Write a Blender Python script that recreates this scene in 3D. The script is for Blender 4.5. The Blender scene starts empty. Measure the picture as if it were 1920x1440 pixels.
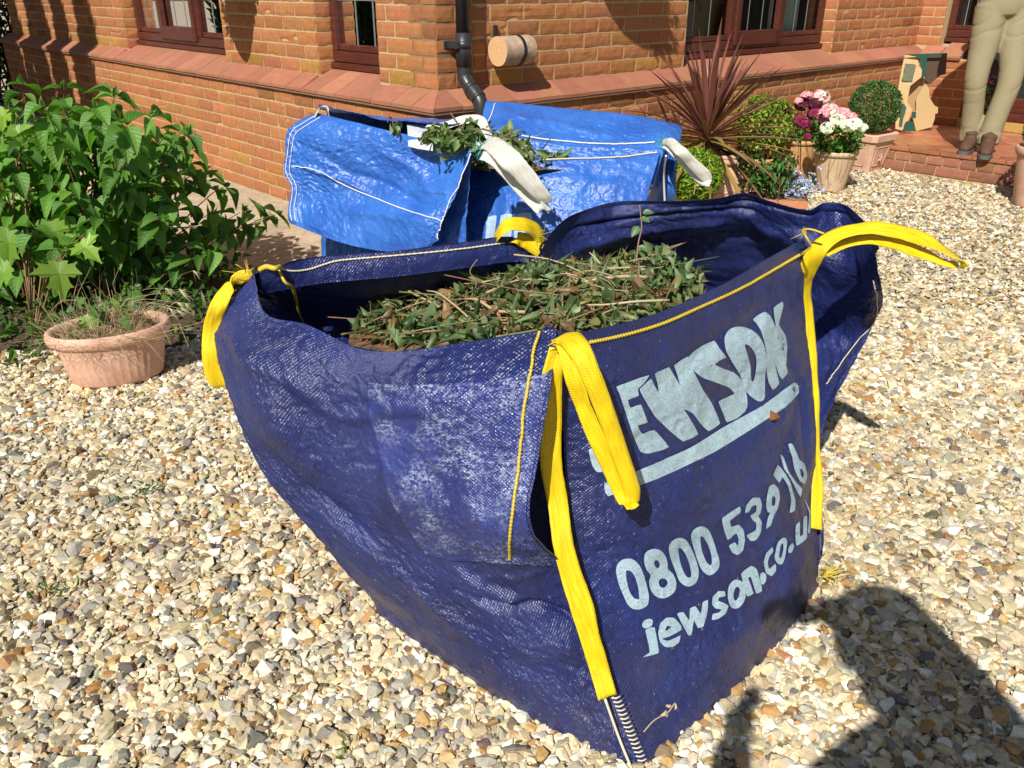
import bpy, bmesh, math, random
import numpy as np
from mathutils import Vector, Matrix
rng = np.random.default_rng(7); random.seed(7)
R_ = math.radians
S = bpy.context.scene; COL = S.collection
# ------------------------------------------------------------------ camera
F_PX, PITCH, CAM_H = 1562.0, 25.5, 1.23
cd = bpy.data.cameras.new('camera'); cam = bpy.data.objects.new('camera', cd); COL.objects.link(cam)
cd.sensor_width = 36.0; cd.sensor_fit = 'HORIZONTAL'; cd.lens = 36.0*F_PX/1920.0
cd.clip_start = 0.02; cd.clip_end = 500
cam.location = (0, 0, CAM_H); cam.rotation_euler = (R_(90-PITCH), 0, 0)
S.camera = cam
# ------------------------------------------------------------------ light
SUN_AZ, SUN_EL = 21.5, 43.0          # the way the light travels (degrees right of +Y), height of the sun
Ld = Vector((math.sin(R_(SUN_AZ))*math.cos(R_(SUN_EL)), math.cos(R_(SUN_AZ))*math.cos(R_(SUN_EL)), -math.sin(R_(SUN_EL))))
sl = bpy.data.lights.new('sun', 'SUN'); sun = bpy.data.objects.new('sun', sl); COL.objects.link(sun)
sl.energy = 5.0; sl.angle = R_(0.53); sl.color = (1.0, 0.965, 0.89)
sun.rotation_euler = Ld.to_track_quat('-Z', 'Y').to_euler(); sun.location = (-3, -6, 8)
W = bpy.data.worlds.new('World'); S.world = W; W.use_nodes = True
nt = W.node_tree; bg = nt.nodes['Background']
sky = nt.nodes.new('ShaderNodeTexSky'); sky.sky_type = 'NISHITA'; sky.sun_disc = False
sky.sun_elevation = R_(SUN_EL); sky.sun_rotation = R_(SUN_AZ+180)
nt.links.new(sky.outputs[0], bg.inputs[0]); bg.inputs[1].default_value = 0.05
S.view_settings.view_transform = 'Standard'; S.view_settings.look = 'None'
S.view_settings.exposure = 0.28; S.view_settings.gamma = 1.0
S.render.engine = 'CYCLES'
S.cycles.max_bounces = 6; S.cycles.transparent_max_bounces = 8
S.cycles.sample_clamp_indirect = 6
# ------------------------------------------------------------------ layout helpers
cp, sp_ = math.cos(R_(PITCH)), math.sin(R_(PITCH))
FW = np.array([0, cp, -sp_]); UP = np.array([0, sp_, cp]); RT = np.array([1., 0, 0]); EYE = np.array([0, 0, CAM_H])
def at(x, y, z):
    """world point at height z seen at photo pixel x, y (layout measure)"""
    d = FW + RT*(x-960)/F_PX - UP*(y-720)/F_PX
    return EYE + d*((z-CAM_H)/d[2])
def aty(x, y, Y):
    d = FW+RT*(x-960)/F_PX-UP*(y-720)/F_PX; return EYE+d*(Y/d[1])
def proj(P):
    d = np.asarray(P) - EYE; q = d@FW
    return 960+F_PX*(d@RT)/q, 720-F_PX*(d@UP)/q
HA = R_(42.4159); HB = np.array([-.361, 4.08, 0])
uR = np.array([math.cos(HA), math.sin(HA), 0]); uL = np.array([-math.sin(HA), math.cos(HA), 0])
def HW(X, Y, z): return HB + uR*X + uL*Y + np.array([0, 0, z])
# ------------------------------------------------------------------ noise
_perm = np.random.default_rng(3).permutation(512)
_grad = np.random.default_rng(4).normal(size=(512, 3)); _grad /= np.linalg.norm(_grad, axis=1)[:, None]
def pn(p):
    p = np.asarray(p, float); i = np.floor(p).astype(int); f = p-i
    w = f*f*f*(f*(f*6-15)+10); out = 0
    for dx in (0, 1):
        for dy in (0, 1):
            for dz in (0, 1):
                h = _perm[(_perm[(_perm[(i[..., 0]+dx) & 511]+i[..., 1]+dy) & 511]+i[..., 2]+dz) & 511]
                g = _grad[h]; o = f-np.array([dx, dy, dz])
                ww = (w[..., 0] if dx else 1-w[..., 0])*(w[..., 1] if dy else 1-w[..., 1])*(w[..., 2] if dz else 1-w[..., 2])
                out = out+ww*(g*o).sum(-1)
    return out*1.6
def fbm(p, n=4, lac=2.0, gain=.5):
    p = np.asarray(p, float); a = 1.; s = 0
    for k in range(n): s = s+a*pn(p*lac**k+k*17.3); a *= gain
    return s
def ridge(p, n=3):
    p = np.asarray(p, float); a = 1.; s = 0
    for k in range(n): s = s+a*(1-2*np.abs(pn(p*2.1**k+k*9.1))); a *= .5
    return s
# ------------------------------------------------------------------ objects
def tag(o, label=None, cat=None, group=None, kind=None):
    if label: o['label'] = label
    if cat: o['category'] = cat
    if group: o['group'] = group
    if kind: o['kind'] = kind
    return o
def empty(name, loc=(0, 0, 0), rz=0, **k):
    o = bpy.data.objects.new(name, None); COL.objects.link(o)
    o.location = tuple(loc); o.rotation_euler = (0, 0, rz); o.empty_display_size = .1
    return tag(o, **k)
def link(name, me, mat, parent=None, world=True):
    o = bpy.data.objects.new(name, me); COL.objects.link(o)
    if mat is not None:
        for m in (mat if isinstance(mat, (list, tuple)) else [mat]): me.materials.append(m)
    if parent is not None:
        o.parent = parent
        if world:   # mesh coordinates are world coordinates
            o.matrix_parent_inverse = Matrix.LocRotScale(parent.location, parent.rotation_euler, None).inverted()
    return o
def mk(name, V, F, mat, parent=None, col=None, uv=None, smooth=False, world=True, mi=None):
    """F: list of index arrays (n,k)"""
    V = np.asarray(V, np.float32).reshape(-1, 3)
    if isinstance(F, np.ndarray): F = [F]
    F = [np.asarray(f, np.int32) for f in F if len(f)]
    me = bpy.data.meshes.new(name)
    loops = np.concatenate([f.ravel() for f in F]); tot = np.concatenate([np.full(len(f), f.shape[1], np.int32) for f in F])
    st = np.concatenate([[0], np.cumsum(tot)[:-1]]).astype(np.int32)
    me.vertices.add(len(V)); me.vertices.foreach_set('co', V.ravel())
    me.loops.add(len(loops)); me.loops.foreach_set('vertex_index', loops)
    me.polygons.add(len(tot)); me.polygons.foreach_set('loop_start', st); me.polygons.foreach_set('loop_total', tot)
    me.polygons.foreach_set('use_smooth', np.full(len(tot), smooth))
    if mi is not None: me.polygons.foreach_set('material_index', np.asarray(mi, np.int32))
    if col is not None:
        c = np.asarray(col, np.float32)
        if c.shape[1] == 3: c = np.concatenate([c, np.ones((len(c), 1), np.float32)], 1)
        a = me.color_attributes.new('col', 'FLOAT_COLOR', 'POINT'); a.data.foreach_set('color', c.ravel())
    if uv is not None:
        u = me.uv_layers.new(name='UVMap'); u.data.foreach_set('uv', np.asarray(uv, np.float32)[loops].ravel())
    me.update(); me.validate()
    return link(name, me, mat, parent, world)
class MB:
    """collects parts into one mesh"""
    def __init__(s): s.V = []; s.F = {}; s.C = []; s.U = []; s.n = 0
    def add(s, V, F, col=None, uv=None):
        V = np.asarray(V, float).reshape(-1, 3)
        for f in (F if isinstance(F, list) else [F]):
            f = np.asarray(f, int)
            if len(f): s.F.setdefault(f.shape[1], []).append(f+s.n)
        s.V.append(V); s.n += len(V)
        c = np.ones((len(V), 3))*.5 if col is None else np.broadcast_to(np.asarray(col, float), (len(V), 3))
        s.C.append(c); s.U.append(np.zeros((len(V), 2)) if uv is None else uv); return s
    def build(s, name, mat, parent=None, smooth=False, world=True):
        return mk(name, np.concatenate(s.V), [np.concatenate(f) for f in s.F.values()], mat, parent,
                  np.concatenate(s.C), np.concatenate(s.U), smooth, world)
def gridF(a, b, wrap=False):
    i, j = np.meshgrid(np.arange(a-1), np.arange(b if wrap else b-1), indexing='ij')
    i = i.ravel(); j = j.ravel(); j2 = (j+1) % b
    return np.stack([i*b+j, i*b+j2, (i+1)*b+j2, (i+1)*b+j], 1)
BOXF = np.array([[0, 3, 2, 1], [4, 5, 6, 7], [0, 1, 5, 4], [1, 2, 6, 5], [2, 3, 7, 6], [3, 0, 4, 7]])
def box8(lo, hi):
    (a, b, c), (d, e, f) = lo, hi
    return np.array([[a, b, c], [d, b, c], [d, e, c], [a, e, c], [a, b, f], [d, b, f], [d, e, f], [a, e, f]], float)
def bbox(mb, lo, hi, bev=.003, col=None, M=None):
    """bevelled box"""
    bm = bmesh.new(); lo = np.minimum(lo, hi)*1.0; hi = np.maximum(lo, hi)*1.0
    vs = [bm.verts.new(v) for v in box8(lo, hi)]
    for f in BOXF: bm.faces.new([vs[i] for i in f])
    if bev: bmesh.ops.bevel(bm, geom=bm.edges[:], offset=min(bev, .45*float(np.min(hi-lo))), segments=2, profile=.6, affect='EDGES')
    add_bm(mb, bm, col, M)
def add_bm(mb, bm, col=None, M=None):
    bm.verts.index_update(); V = np.array([v.co[:] for v in bm.verts])
    if M is not None: V = V@M[:3, :3].T+M[:3, 3]
    by = {}
    for f in bm.faces: by.setdefault(len(f.verts), []).append([v.index for v in f.verts])
    mb.add(V, [np.array(x) for x in by.values()], col); bm.free()
def lathe(mb, prof, c, n=40, col=None, sx=1., sy=1., rot=0, rib=None):
    """prof: list of (r, z)"""
    prof = np.array(prof, float); t = np.arange(n)*2*math.pi/n
    r = prof[:, 0][:, None]*np.ones(n)
    if rib is not None: r = r*rib(prof[:, 1][:, None], t[None, :])
    x = r*np.cos(t)*sx; y = r*np.sin(t)*sy
    X = x*math.cos(rot)-y*math.sin(rot)+c[0]; Y = x*math.sin(rot)+y*math.cos(rot)+c[1]
    Z = prof[:, 1][:, None]+np.zeros(n)+c[2]
    V = np.stack([X, Y, Z], -1).reshape(-1, 3); mb.add(V, gridF(len(prof), n, True)[:, ::-1], col)
def cr(P, n):
    """Catmull-Rom through the rows of P -> n samples"""
    P = np.asarray(P, float); m = len(P)
    t = np.linspace(0, m-1, n); i = np.clip(t.astype(int), 0, m-2); f = (t-i).reshape((-1,)+(1,)*(P.ndim-1))
    E = np.concatenate([(2*P[0]-P[1])[None], P, (2*P[-1]-P[-2])[None]])
    a, b, c, d = E[i], E[i+1], E[i+2], E[i+3]
    return .5*((2*b)+(-a+c)*f+(2*a-5*b+4*c-d)*f*f+(-a+3*b-3*c+d)*f**3)
def tube(mb, P, r, n=7, col=None, samples=None, taper=None):
    P = np.asarray(P, float)
    if samples: P = cr(P, samples)
    m = len(P); T = np.gradient(P, axis=0); T /= np.linalg.norm(T, axis=1)[:, None]+1e-9
    ref = np.array([0, 0, 1.]) if abs(T[:, 2]).mean() < .8 else np.array([1., 0, 0])
    A = np.cross(T, ref); A /= np.linalg.norm(A, axis=1)[:, None]+1e-9; B = np.cross(T, A)
    rr = np.full(m, r) if np.isscalar(r) else np.interp(np.linspace(0, 1, m), np.linspace(0, 1, len(r)), r)
    t = np.arange(n)*2*math.pi/n
    V = P[:, None]+rr[:, None, None]*(A[:, None]*np.cos(t)[None, :, None]+B[:, None]*np.sin(t)[None, :, None])
    V = np.concatenate([V.reshape(-1, 3), P[:1], P[-1:]]); q = gridF(m, n, True)
    j = np.arange(n); e0 = np.stack([np.full(n, m*n), (j+1) % n, j], 1); e1 = np.stack([np.full(n, m*n+1), (m-1)*n+j, (m-1)*n+(j+1) % n], 1)
    mb.add(V, [q, np.concatenate([e0, e1])], col)
# ------------------------------------------------------------------ materials
def mat(name, base=(.5, .5, .5), rough=.6, spec=.5, attr=False, metal=0, **k):
    m = bpy.data.materials.new(name); m.use_nodes = True; t = m.node_tree; b = t.nodes['Principled BSDF']
    b.inputs['Base Color'].default_value = (*base, 1); b.inputs['Roughness'].default_value = rough
    b.inputs['Specular IOR Level'].default_value = spec; b.inputs['Metallic'].default_value = metal
    if attr:
        a = t.nodes.new('ShaderNodeAttribute'); a.attribute_name = 'col'; t.links.new(a.outputs['Color'], b.inputs['Base Color'])
    return m
def N(m, typ, **k):
    n = m.node_tree.nodes.new(typ)
    for a, v in k.items():
        if a.startswith('i_'):
            key = a[2:]; key = int(key) if key.isdigit() else key
            n.inputs[key].default_value = v
        else: setattr(n, a, v)
    return n
def L(m, a, b): m.node_tree.links.new(a, b)
def coord(m, kind='Object', scale=None):
    c = N(m, 'ShaderNodeTexCoord'); o = c.outputs[kind]
    if scale is not None:
        mp = N(m, 'ShaderNodeMapping'); mp.inputs['Scale'].default_value = scale if hasattr(scale, '__len__') else (scale,)*3
        L(m, o, mp.inputs['Vector']); o = mp.outputs[0]
    return o
def noise_(m, vec, scale, detail=4, rough=.55):
    n = N(m, 'ShaderNodeTexNoise'); n.inputs['Scale'].default_value = scale; n.inputs['Detail'].default_value = detail
    n.inputs['Roughness'].default_value = rough; L(m, vec, n.inputs['Vector']); return n.outputs['Fac']
def ramp(m, fac, stops, interp='LINEAR'):
    r = N(m, 'ShaderNodeValToRGB'); e = r.color_ramp.elements; r.color_ramp.interpolation = interp
    while len(e) < len(stops): e.new(.5)
    for el, (p, c) in zip(e, stops): el.position = p; el.color = (*c, 1) if len(c) == 3 else c
    L(m, fac, r.inputs[0]); return r.outputs[0]
def mixc(m, a, b, fac, mode='MIX'):
    n = N(m, 'ShaderNodeMix', data_type='RGBA', blend_type=mode)
    for s, v in ((n.inputs[0], fac), (n.inputs[6], a), (n.inputs[7], b)):
        if hasattr(v, 'links'): L(m, v, s)
        elif hasattr(v, '__len__'): s.default_value = (*v, 1)[:4]
        else: s.default_value = v
    return n.outputs[2]
def math_(m, op, a, b=None, c=None):
    n = N(m, 'ShaderNodeMath', operation=op)
    for s, v in zip(n.inputs, (a, b, c)):
        if v is None: continue
        if hasattr(v, 'links'): L(m, v, s)
        else: s.default_value = v
    return n.outputs[0]
def bump(m, h, strength=.5, dist=.002, prev=None):
    b = N(m, 'ShaderNodeBump'); b.inputs['Strength'].default_value = strength; b.inputs['Distance'].default_value = dist
    L(m, h, b.inputs['Height'])
    if prev is not None: L(m, prev, b.inputs['Normal'])
    L(m, b.outputs[0], m.node_tree.nodes['Principled BSDF'].inputs['Normal']); return b.outputs[0]
def PB(m): return m.node_tree.nodes['Principled BSDF']
def base_of(m):
    l = PB(m).inputs['Base Color'].links
    return l[0].from_socket if l else tuple(PB(m).inputs['Base Color'].default_value)[:3]
def speckle(m, amt=.25, scale=60, kind='Object', dark=(.6, .6, .6), light=(1.25, 1.25, 1.25)):
    """multiplies the base colour by a fine natural mottling"""
    n = noise_(m, coord(m, kind), scale, 5, .6)
    c = ramp(m, n, [(.3, dark), (.7, light)])
    L(m, mixc(m, base_of(m), c, amt, 'MULTIPLY'), PB(m).inputs['Base Color'])
# ------------------------------------------------------------------ ground
M_grav = mat('gravel_base', (.25, .2, .13), .9)
v = N(M_grav, 'ShaderNodeTexVoronoi', i_Scale=55.); L(M_grav, coord(M_grav), v.inputs['Vector'])
sepc = N(M_grav, 'ShaderNodeSeparateColor'); L(M_grav, v.outputs['Color'], sepc.inputs[0])
L(M_grav, ramp(M_grav, sepc.outputs[0], [(0, (.16, .1, .05)), (.3, (.42, .33, .2)), (.55, (.58, .5, .34)), (.8, (.35, .31, .25)), (1, (.7, .64, .5))]), PB(M_grav).inputs['Base Color'])
bump(M_grav, v.outputs['Distance'], -.9, .01)
def plane(name, pts, z, m, **k):
    V = [(*p, z) for p in pts]; o = mk(name, V, [np.arange(len(pts))[None]], m); return tag(o, **k)
plane('gravel_drive', [(-80, -80), (80, -80), (80, 80), (-80, 80)], -.014, M_grav, kind='structure')
# concrete path along the left wall
M_conc = mat('concrete', (.50, .41, .30), .85); speckle(M_conc, .6, 25, dark=(.6, .56, .5))
n1 = noise_(M_conc, coord(M_conc), 4, 6); L(M_conc, mixc(M_conc, base_of(M_conc), ramp(M_conc, n1, [(.35, (.62, .58, .5)), (.65, (1.1, 1.1, 1.05))]), .6, 'MULTIPLY'), PB(M_conc).inputs['Base Color'])
bump(M_conc, noise_(M_conc, coord(M_conc), 90, 6), .5, .003)
mb = MB()
pb = [HW(0.3, -.02, 0), HW(-.62, -.02, 0), HW(-.62, 9, 0), HW(.3, 9, 0)]
pe = at(617, 480, 0)                # the slab's end seen beside the pale bag
q = [HW(-.004, -.35, 0), np.array([-1.0, 3.55, 0]), HW(-1.05, .72, 0), HW(-.72, 2.2, 0), HW(-.66, 9, 0), HW(-.004, 9, 0)]
bm = bmesh.new(); lo = [bm.verts.new((p[0], p[1], -.06)) for p in q]; hi = [bm.verts.new((p[0], p[1], .010)) for p in q]
bm.faces.new(hi); bm.faces.new(lo[::-1])
for i in range(len(q)): bm.faces.new([lo[i], lo[(i+1) % len(q)], hi[(i+1) % len(q)], hi[i]])
bmesh.ops.recalc_face_normals(bm, faces=bm.faces); add_bm(mb, bm)
tag(mb.build('path', M_conc), kind='structure')
M_soil = mat('soil', (.06, .042, .026), .95); speckle(M_soil, .9, 60, dark=(.3, .3, .3), light=(2.2, 2.0, 1.7))
def blob(cx, cy, rx, ry, n=28, j=.08, seed=0, rot=0):
    r = np.random.default_rng(seed); t = np.arange(n)*2*math.pi/n; k = 1+j*np.interp(t, np.linspace(0, 6.3, 9), r.normal(size=9), period=6.283)
    x = rx*k*np.cos(t); y = ry*k*np.sin(t)
    return [(cx+a*math.cos(rot)-b*math.sin(rot), cy+a*math.sin(rot)+b*math.cos(rot)) for a, b in zip(x, y)]
pts = blob(-2.05, 3.45, .92, .72, seed=2, rot=.5)
G = 40; gx, gy = np.meshgrid(np.linspace(-3.3, -.95, G), np.linspace(2.55, 4.6, G)); 
gz = .03*np.exp(-(((gx+2.05)/.75)**2+((gy-3.45)/.6)**2)**2)-.012+.008*fbm(np.stack([gx*9, gy*9, gx*0], -1))
tag(mk('flower_bed', np.stack([gx, gy, gz], -1), gridF(G, G), M_soil, smooth=True), kind='structure')
# ------------------------------------------------------------------ gravel stones
M_stone = mat('flint_stones', (.5, .4, .3), .62, .4, attr=True)
speckle(M_stone, .55, 110, dark=(.62, .58, .52), light=(1.18, 1.16, 1.12))
bump(M_stone, noise_(M_stone, coord(M_stone), 160, 4), .35, .002)
def stone_variants(n, npts, seed):
    r = np.random.default_rng(seed); out = []
    for k in range(n):
        p = r.normal(size=(npts, 3)); p /= np.linalg.norm(p, axis=1)[:, None]
        p *= np.array([1, r.uniform(.6, .95), r.uniform(.38, .62)])*(.85+.3*r.random((npts, 1)))
        bm = bmesh.new(); [bm.verts.new(q) for q in p]
        res = bmesh.ops.convex_hull(bm, input=bm.verts[:])
        bmesh.ops.delete(bm, geom=[g for g in res['geom_unused'] if isinstance(g, bmesh.types.BMVert)], context='VERTS')
        bmesh.ops.triangulate(bm, faces=bm.faces[:]); bm.verts.index_update()
        out.append((np.array([v.co[:] for v in bm.verts]), np.array([[v.index for v in f.verts] for f in bm.faces]))); bm.free()
    return out
PAL = np.array([[.66, .58, .41], [.57, .47, .29], [.76, .72, .60], [.45, .37, .23], [.45, .28, .11], [.36, .20, .075], [.27, .25, .20], [.40, .37, .30], [.19, .14, .09], [.15, .14, .135], [.55, .46, .32]])
PW = np.array([.18, .18, .14, .13, .06, .035, .07, .09, .045, .02, .07]); PW = PW/PW.sum()
def in_house(P):
    d = P[:, :2]-HB[:2]; X = d@uR[:2]; Y = d@uL[:2]
    return ((X > -.02) & (Y > -.02)) | ((X > 3.80) & (Y > -2.2)) | ((X > -.64) & (X < 0) & (Y > .3)) | ((X > -1.0) & (X < 0) & (Y > -.1) & (Y < 1.3))
BAGQ = [np.array(p) for p in ((.224, 1.06), (.66, 1.491), (.144, 1.86), (-.29, 1.419))]
def in_poly(P, poly):
    x, y = P[:, 0], P[:, 1]; ins = np.zeros(len(P), bool); n = len(poly)
    for i in range(n):
        a, b = poly[i], poly[(i+1) % n]
        c = ((a[1] > y) != (b[1] > y)) & (x < (b[0]-a[0])*(y-a[1])/(b[1]-a[1]+1e-12)+a[0]); ins ^= c
    return ins
def scatter(x0, x1, y0, y1, sp, keep, sizes, npts, seed, name, layers=1, margin=120):
    r = np.random.default_rng(seed); allp = []
    for l in range(layers):
        gx, gy = np.meshgrid(np.arange(x0, x1, sp), np.arange(y0, y1, sp)); P = np.stack([gx.ravel(), gy.ravel()], 1)+sp*l*.5
        P = P+r.uniform(-.5, .5, P.shape)*sp; P = np.concatenate([P, np.zeros((len(P), 1))], 1)
        px, py = proj(P); ok = (px > -margin) & (px < 1920+margin) & (py < 1440+margin*1.4) & (py > 250)
        P = P[ok & ((P-EYE)@FW > .2)]; P = P[keep(P)]; P[:, 2] = r.uniform(-.010, .003, len(P))+.006*l+.006*fbm(np.concatenate([P[:, :2]*3, P[:, :1]*0], 1), 2); allp.append(P)
    P = np.concatenate(allp); n = len(P)
    var = stone_variants(36, npts, seed); which = r.integers(0, len(var), n); mb = MB()
    s = np.exp(r.normal(math.log(sizes), .40, n)); s = np.clip(s, sizes*.45, sizes*2.3)
    yaw = r.uniform(0, 6.283, n); t1 = r.normal(0, .35, n); t2 = r.normal(0, .35, n)
    zone = fbm(np.concatenate([P[:, :2]*1.3, P[:, :1]*0+5], 1), 3)
    ci = r.choice(len(PAL), n, p=PW); colr = PAL[ci]*(1+r.normal(0, .09, (n, 1)))+r.normal(0, .010, (n, 3))
    colr *= (1+.10*zone)[:, None]; colr = np.clip(colr, .04, .92)
    for k, (v, f) in enumerate(var):
        i = np.where(which == k)[0]
        if not len(i): continue
        X = v[None]*s[i][:, None, None]
        c, d = np.cos(t1[i])[:, None], np.sin(t1[i])[:, None]
        x, y, z = X[..., 0], X[..., 1], X[..., 2]; y, z = y*c-z*d, y*d+z*c
        c, d = np.cos(t2[i])[:, None], np.sin(t2[i])[:, None]; x, z = x*c-z*d, x*d+z*c
        c, d = np.cos(yaw[i])[:, None], np.sin(yaw[i])[:, None]; x, y = x*c-y*d, x*d+y*c
        X = np.stack([x, y, z], -1)+P[i][:, None]
        F = f[None]+(np.arange(len(i))*len(v))[:, None, None]
        mb.add(X.reshape(-1, 3), F.reshape(-1, 3), np.repeat(colr[i], len(v), 0))
    return tag(mb.build(name, M_stone), 'cream, tan and grey flint gravel covering the drive', 'gravel', kind='stuff')
def keep_near(P):
    return ~in_house(P) & ~in_poly(P, BAGQ) & ((P-np.array([0, 0, 0]))[:, 1] < 3.3) & ~in_poly(P, [(-3.4, 2.75), (-1.25, 2.88), (-.9, 4.3), (-3.4, 4.9)])
def keep_far(P):
    return ~in_house(P) & (P[:, 1] >= 3.3) & ~in_poly(P, [(-3.4, 2.75), (-1.25, 2.88), (-.9, 4.3), (-3.4, 4.9)])
scatter(-2.6, 2.9, .55, 3.3,   .0122, keep_near, .0112, 16, 11, 'gravel', layers=2)
def keep_side(P):
    px, py = proj(P); return keep_near(P) & ((px < -118) | (px > 2038) | (py > 1606)) & ((P[:, 1] < 2.6) | (P[:, 0] > 0))
scatter(-3.0, 3.9, .45, 3.3, .0185, keep_side, .0128, 11, 13, 'gravel_stones', layers=1, margin=850)
scatter(-3.6, 6.2, 3.3, 7.2, .0175, keep_far, .0122, 11, 12, 'gravel_stones', layers=1, margin=500)
# ------------------------------------------------------------------ house
M_brick = mat('brick', (.4, .15, .06), .82, .25, attr=True)
speckle(M_brick, .55, 35, dark=(.70, .66, .62), light=(1.15, 1.12, 1.08))
nb = noise_(M_brick, coord(M_brick), 130, 5, .65); bump(M_brick, nb, .55, .003)
M_mortar = mat('mortar', (.50, .36, .19), .92); speckle(M_mortar, .5, 120, dark=(.6, .58, .52)); bump(M_mortar, noise_(M_mortar, coord(M_mortar), 260, 4), .6, .002)
M_tile = mat('plinth_tile', (.42, .18, .10), .6, .4, attr=True); speckle(M_tile, .5, 22, dark=(.75, .7, .68), light=(1.12, 1.1, 1.08)); bump(M_tile, noise_(M_tile, coord(M_tile), 60, 4), .25, .002)
M_frame = mat('mahogany_frame', (.085, .022, .014), .33, .5)
wv = noise_(M_frame, coord(M_frame, 'Object', (3, 3, 60)), 3, 6, .6); L(M_frame, ramp(M_frame, wv, [(.35, (.06, .014, .010)), (.65, (.115, .032, .02))]), PB(M_frame).inputs['Base Color'])
M_glass = bpy.data.materials.new('window_glass'); M_glass.use_nodes = True
t = M_glass.node_tree; t.nodes.clear()
o_ = t.nodes.new('ShaderNodeOutputMaterial'); mx = t.nodes.new('ShaderNodeMixShader'); tr = t.nodes.new('ShaderNodeBsdfTransparent'); gl = t.nodes.new('ShaderNodeBsdfGlossy'); fr = t.nodes.new('ShaderNodeFresnel')
gl.inputs['Roughness'].default_value = .01; tr.inputs[0].default_value = (.82, .88, .86, 1); fr.inputs[0].default_value = 1.5
t.links.new(fr.outputs[0], mx.inputs[0]); t.links.new(tr.outputs[0], mx.inputs[1]); t.links.new(gl.outputs[0], mx.inputs[2]); t.links.new(mx.outputs[0], o_.inputs[0])
M_lead = mat('lead_strip', (.33, .35, .36), .45, .5, metal=.6)
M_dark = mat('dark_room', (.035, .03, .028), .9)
M_curt = mat('curtain', (.74, .84, .80), .8)
house = empty('brick_house', HW(0, 0, 0), HA, label='red brick house with sloping tiled plinth course and dark brown window frames', cat='house')
def HX(P):  # house local -> world
    P = np.asarray(P, float); return HB+P[..., :1]*uR+P[..., 1:2]*uL+P[..., 2:]*np.array([0, 0, 1.])
OFF, LZ, ST = .10, .685, .78        # setback of the upper wall, plinth lip height, top of the slope
BR, BC = 12, 7
bu = np.clip(np.linspace(-1/(BR-3), 1+1/(BR-3), BR), 0, 1); bv = np.clip(np.linspace(-1/(BC-3), 1+1/(BC-3), BC), 0, 1)
bricks = MB(); brk_rng = np.random.default_rng(21)
def brick(face, s, l, z, h=.065, yellow=0, dark=0, tone=None):
    """face: (origin, along, out) in house coordinates; s, l along; z bottom"""
    O, A, D = [np.asarray(q, float) for q in face]; r = brk_rng
    U, V = np.meshgrid(bu, bv, indexing='ij'); ring = np.zeros((BR, BC), bool); ring[[0, -1]] = 1; ring[:, [0, -1]] = 1
    edge = (U <= 0) | (U >= 1) | (V <= 0) | (V >= 1)
    x = s+U*l; y = z+V*h
    seed = r.uniform(0, 90)
    q = np.stack([x*14+seed, y*14, x*0+seed], -1)
    dd = .0022*fbm(q, 3); crease = np.maximum(0, pn(np.stack([x*7+seed, y*38+seed, x*0], -1))-.28)*r.choice([0, .006, .014], p=[.35, .4, .25])
    d = .0045+dd-crease-np.where(edge, .0025, 0); d = np.where(ring, -.012, d)
    jx = .0018*pn(np.stack([x*40, y*40, x*0+3+seed], -1)); jy = .0022*pn(np.stack([x*30, y*30, x*0+7+seed], -1))
    P = O+(x+jx)[..., None]*A+d[..., None]*D+(y+jy)[..., None]*np.array([0, 0, 1.])
    base = np.array([.40, .165, .068]) if tone is None else np.array(tone)
    base = base*(1+r.normal(0, .065))*np.array([1, 1+r.normal(0, .045), 1+r.normal(0, .06)])
    if yellow and r.random() < yellow: base = np.array([.40, .215, .055])*(1+r.normal(0, .1))
    if r.random() < dark: base = base*.72
    F = gridF(BR, BC)
    if np.dot(np.cross(A, [0, 0, 1.]), D) > 0: F = F[:, ::-1]*1
    F = F[:, ::-1]
    bricks.add(HX(P.reshape(-1, 3)), F, base)
def course(face, a, b, z, off, Lb=.215, gap=.010, yellow=0, skip=(), h=.065, dark=.06):
    s = a-(off % (Lb+gap))
    while s < b:
        e = min(s+Lb, b); st_ = max(s, a)
        segs = [(st_, e)]
        for (p, q) in skip:
            ns = []
            for (u, w) in segs:
                if w <= p or u >= q: ns.append((u, w)); continue
                if u < p: ns.append((u, p))
                if w > q: ns.append((q, w))
            segs = ns
        for (u, w) in segs:
            if w-u > .03: brick(face, u, w-u, z, h, yellow, dark)
        s += Lb+gap
# faces (house coordinates): left wall X=0 facing -X, right wall Y=0 facing -Y, entrance wall facing -X
XE = 5.17
LW = ((0, 0, 0), (0, 1, 0), (-1, 0, 0)); RW = ((0, 0, 0), (1, 0, 0), (0, -1, 0)); EW = ((XE, 0, 0), (0, -1, 0), (-1, 0, 0))
LWu = ((OFF, OFF, 0), (0, 1, 0), (-1, 0, 0)); RWu = ((OFF, OFF, 0), (1, 0, 0), (0, -1, 0)); EWu = ((XE+OFF, OFF, 0), (0, -1, 0), (-1, 0, 0))
z0 = .010
W1 = (2.37, 4.15); W2 = (.585, 1.19); W3 = (2.02, 3.83); SL = (-.42, -.10)   # window openings
for k in range(9):
    z = z0+k*.075+.004; y = .42 if k == 2 else (.08 if k < 3 else 0)
    course(LW, -.004, 7.62, z, .1125 if k % 2 else 0, yellow=y)
    course(RW, -.004, XE, z, 0 if k % 2 else .1125, yellow=y*.4)
    if k > 1: course(EW, 0, .42, z, .1125 if k % 2 else 0)
ztop = ST
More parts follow.
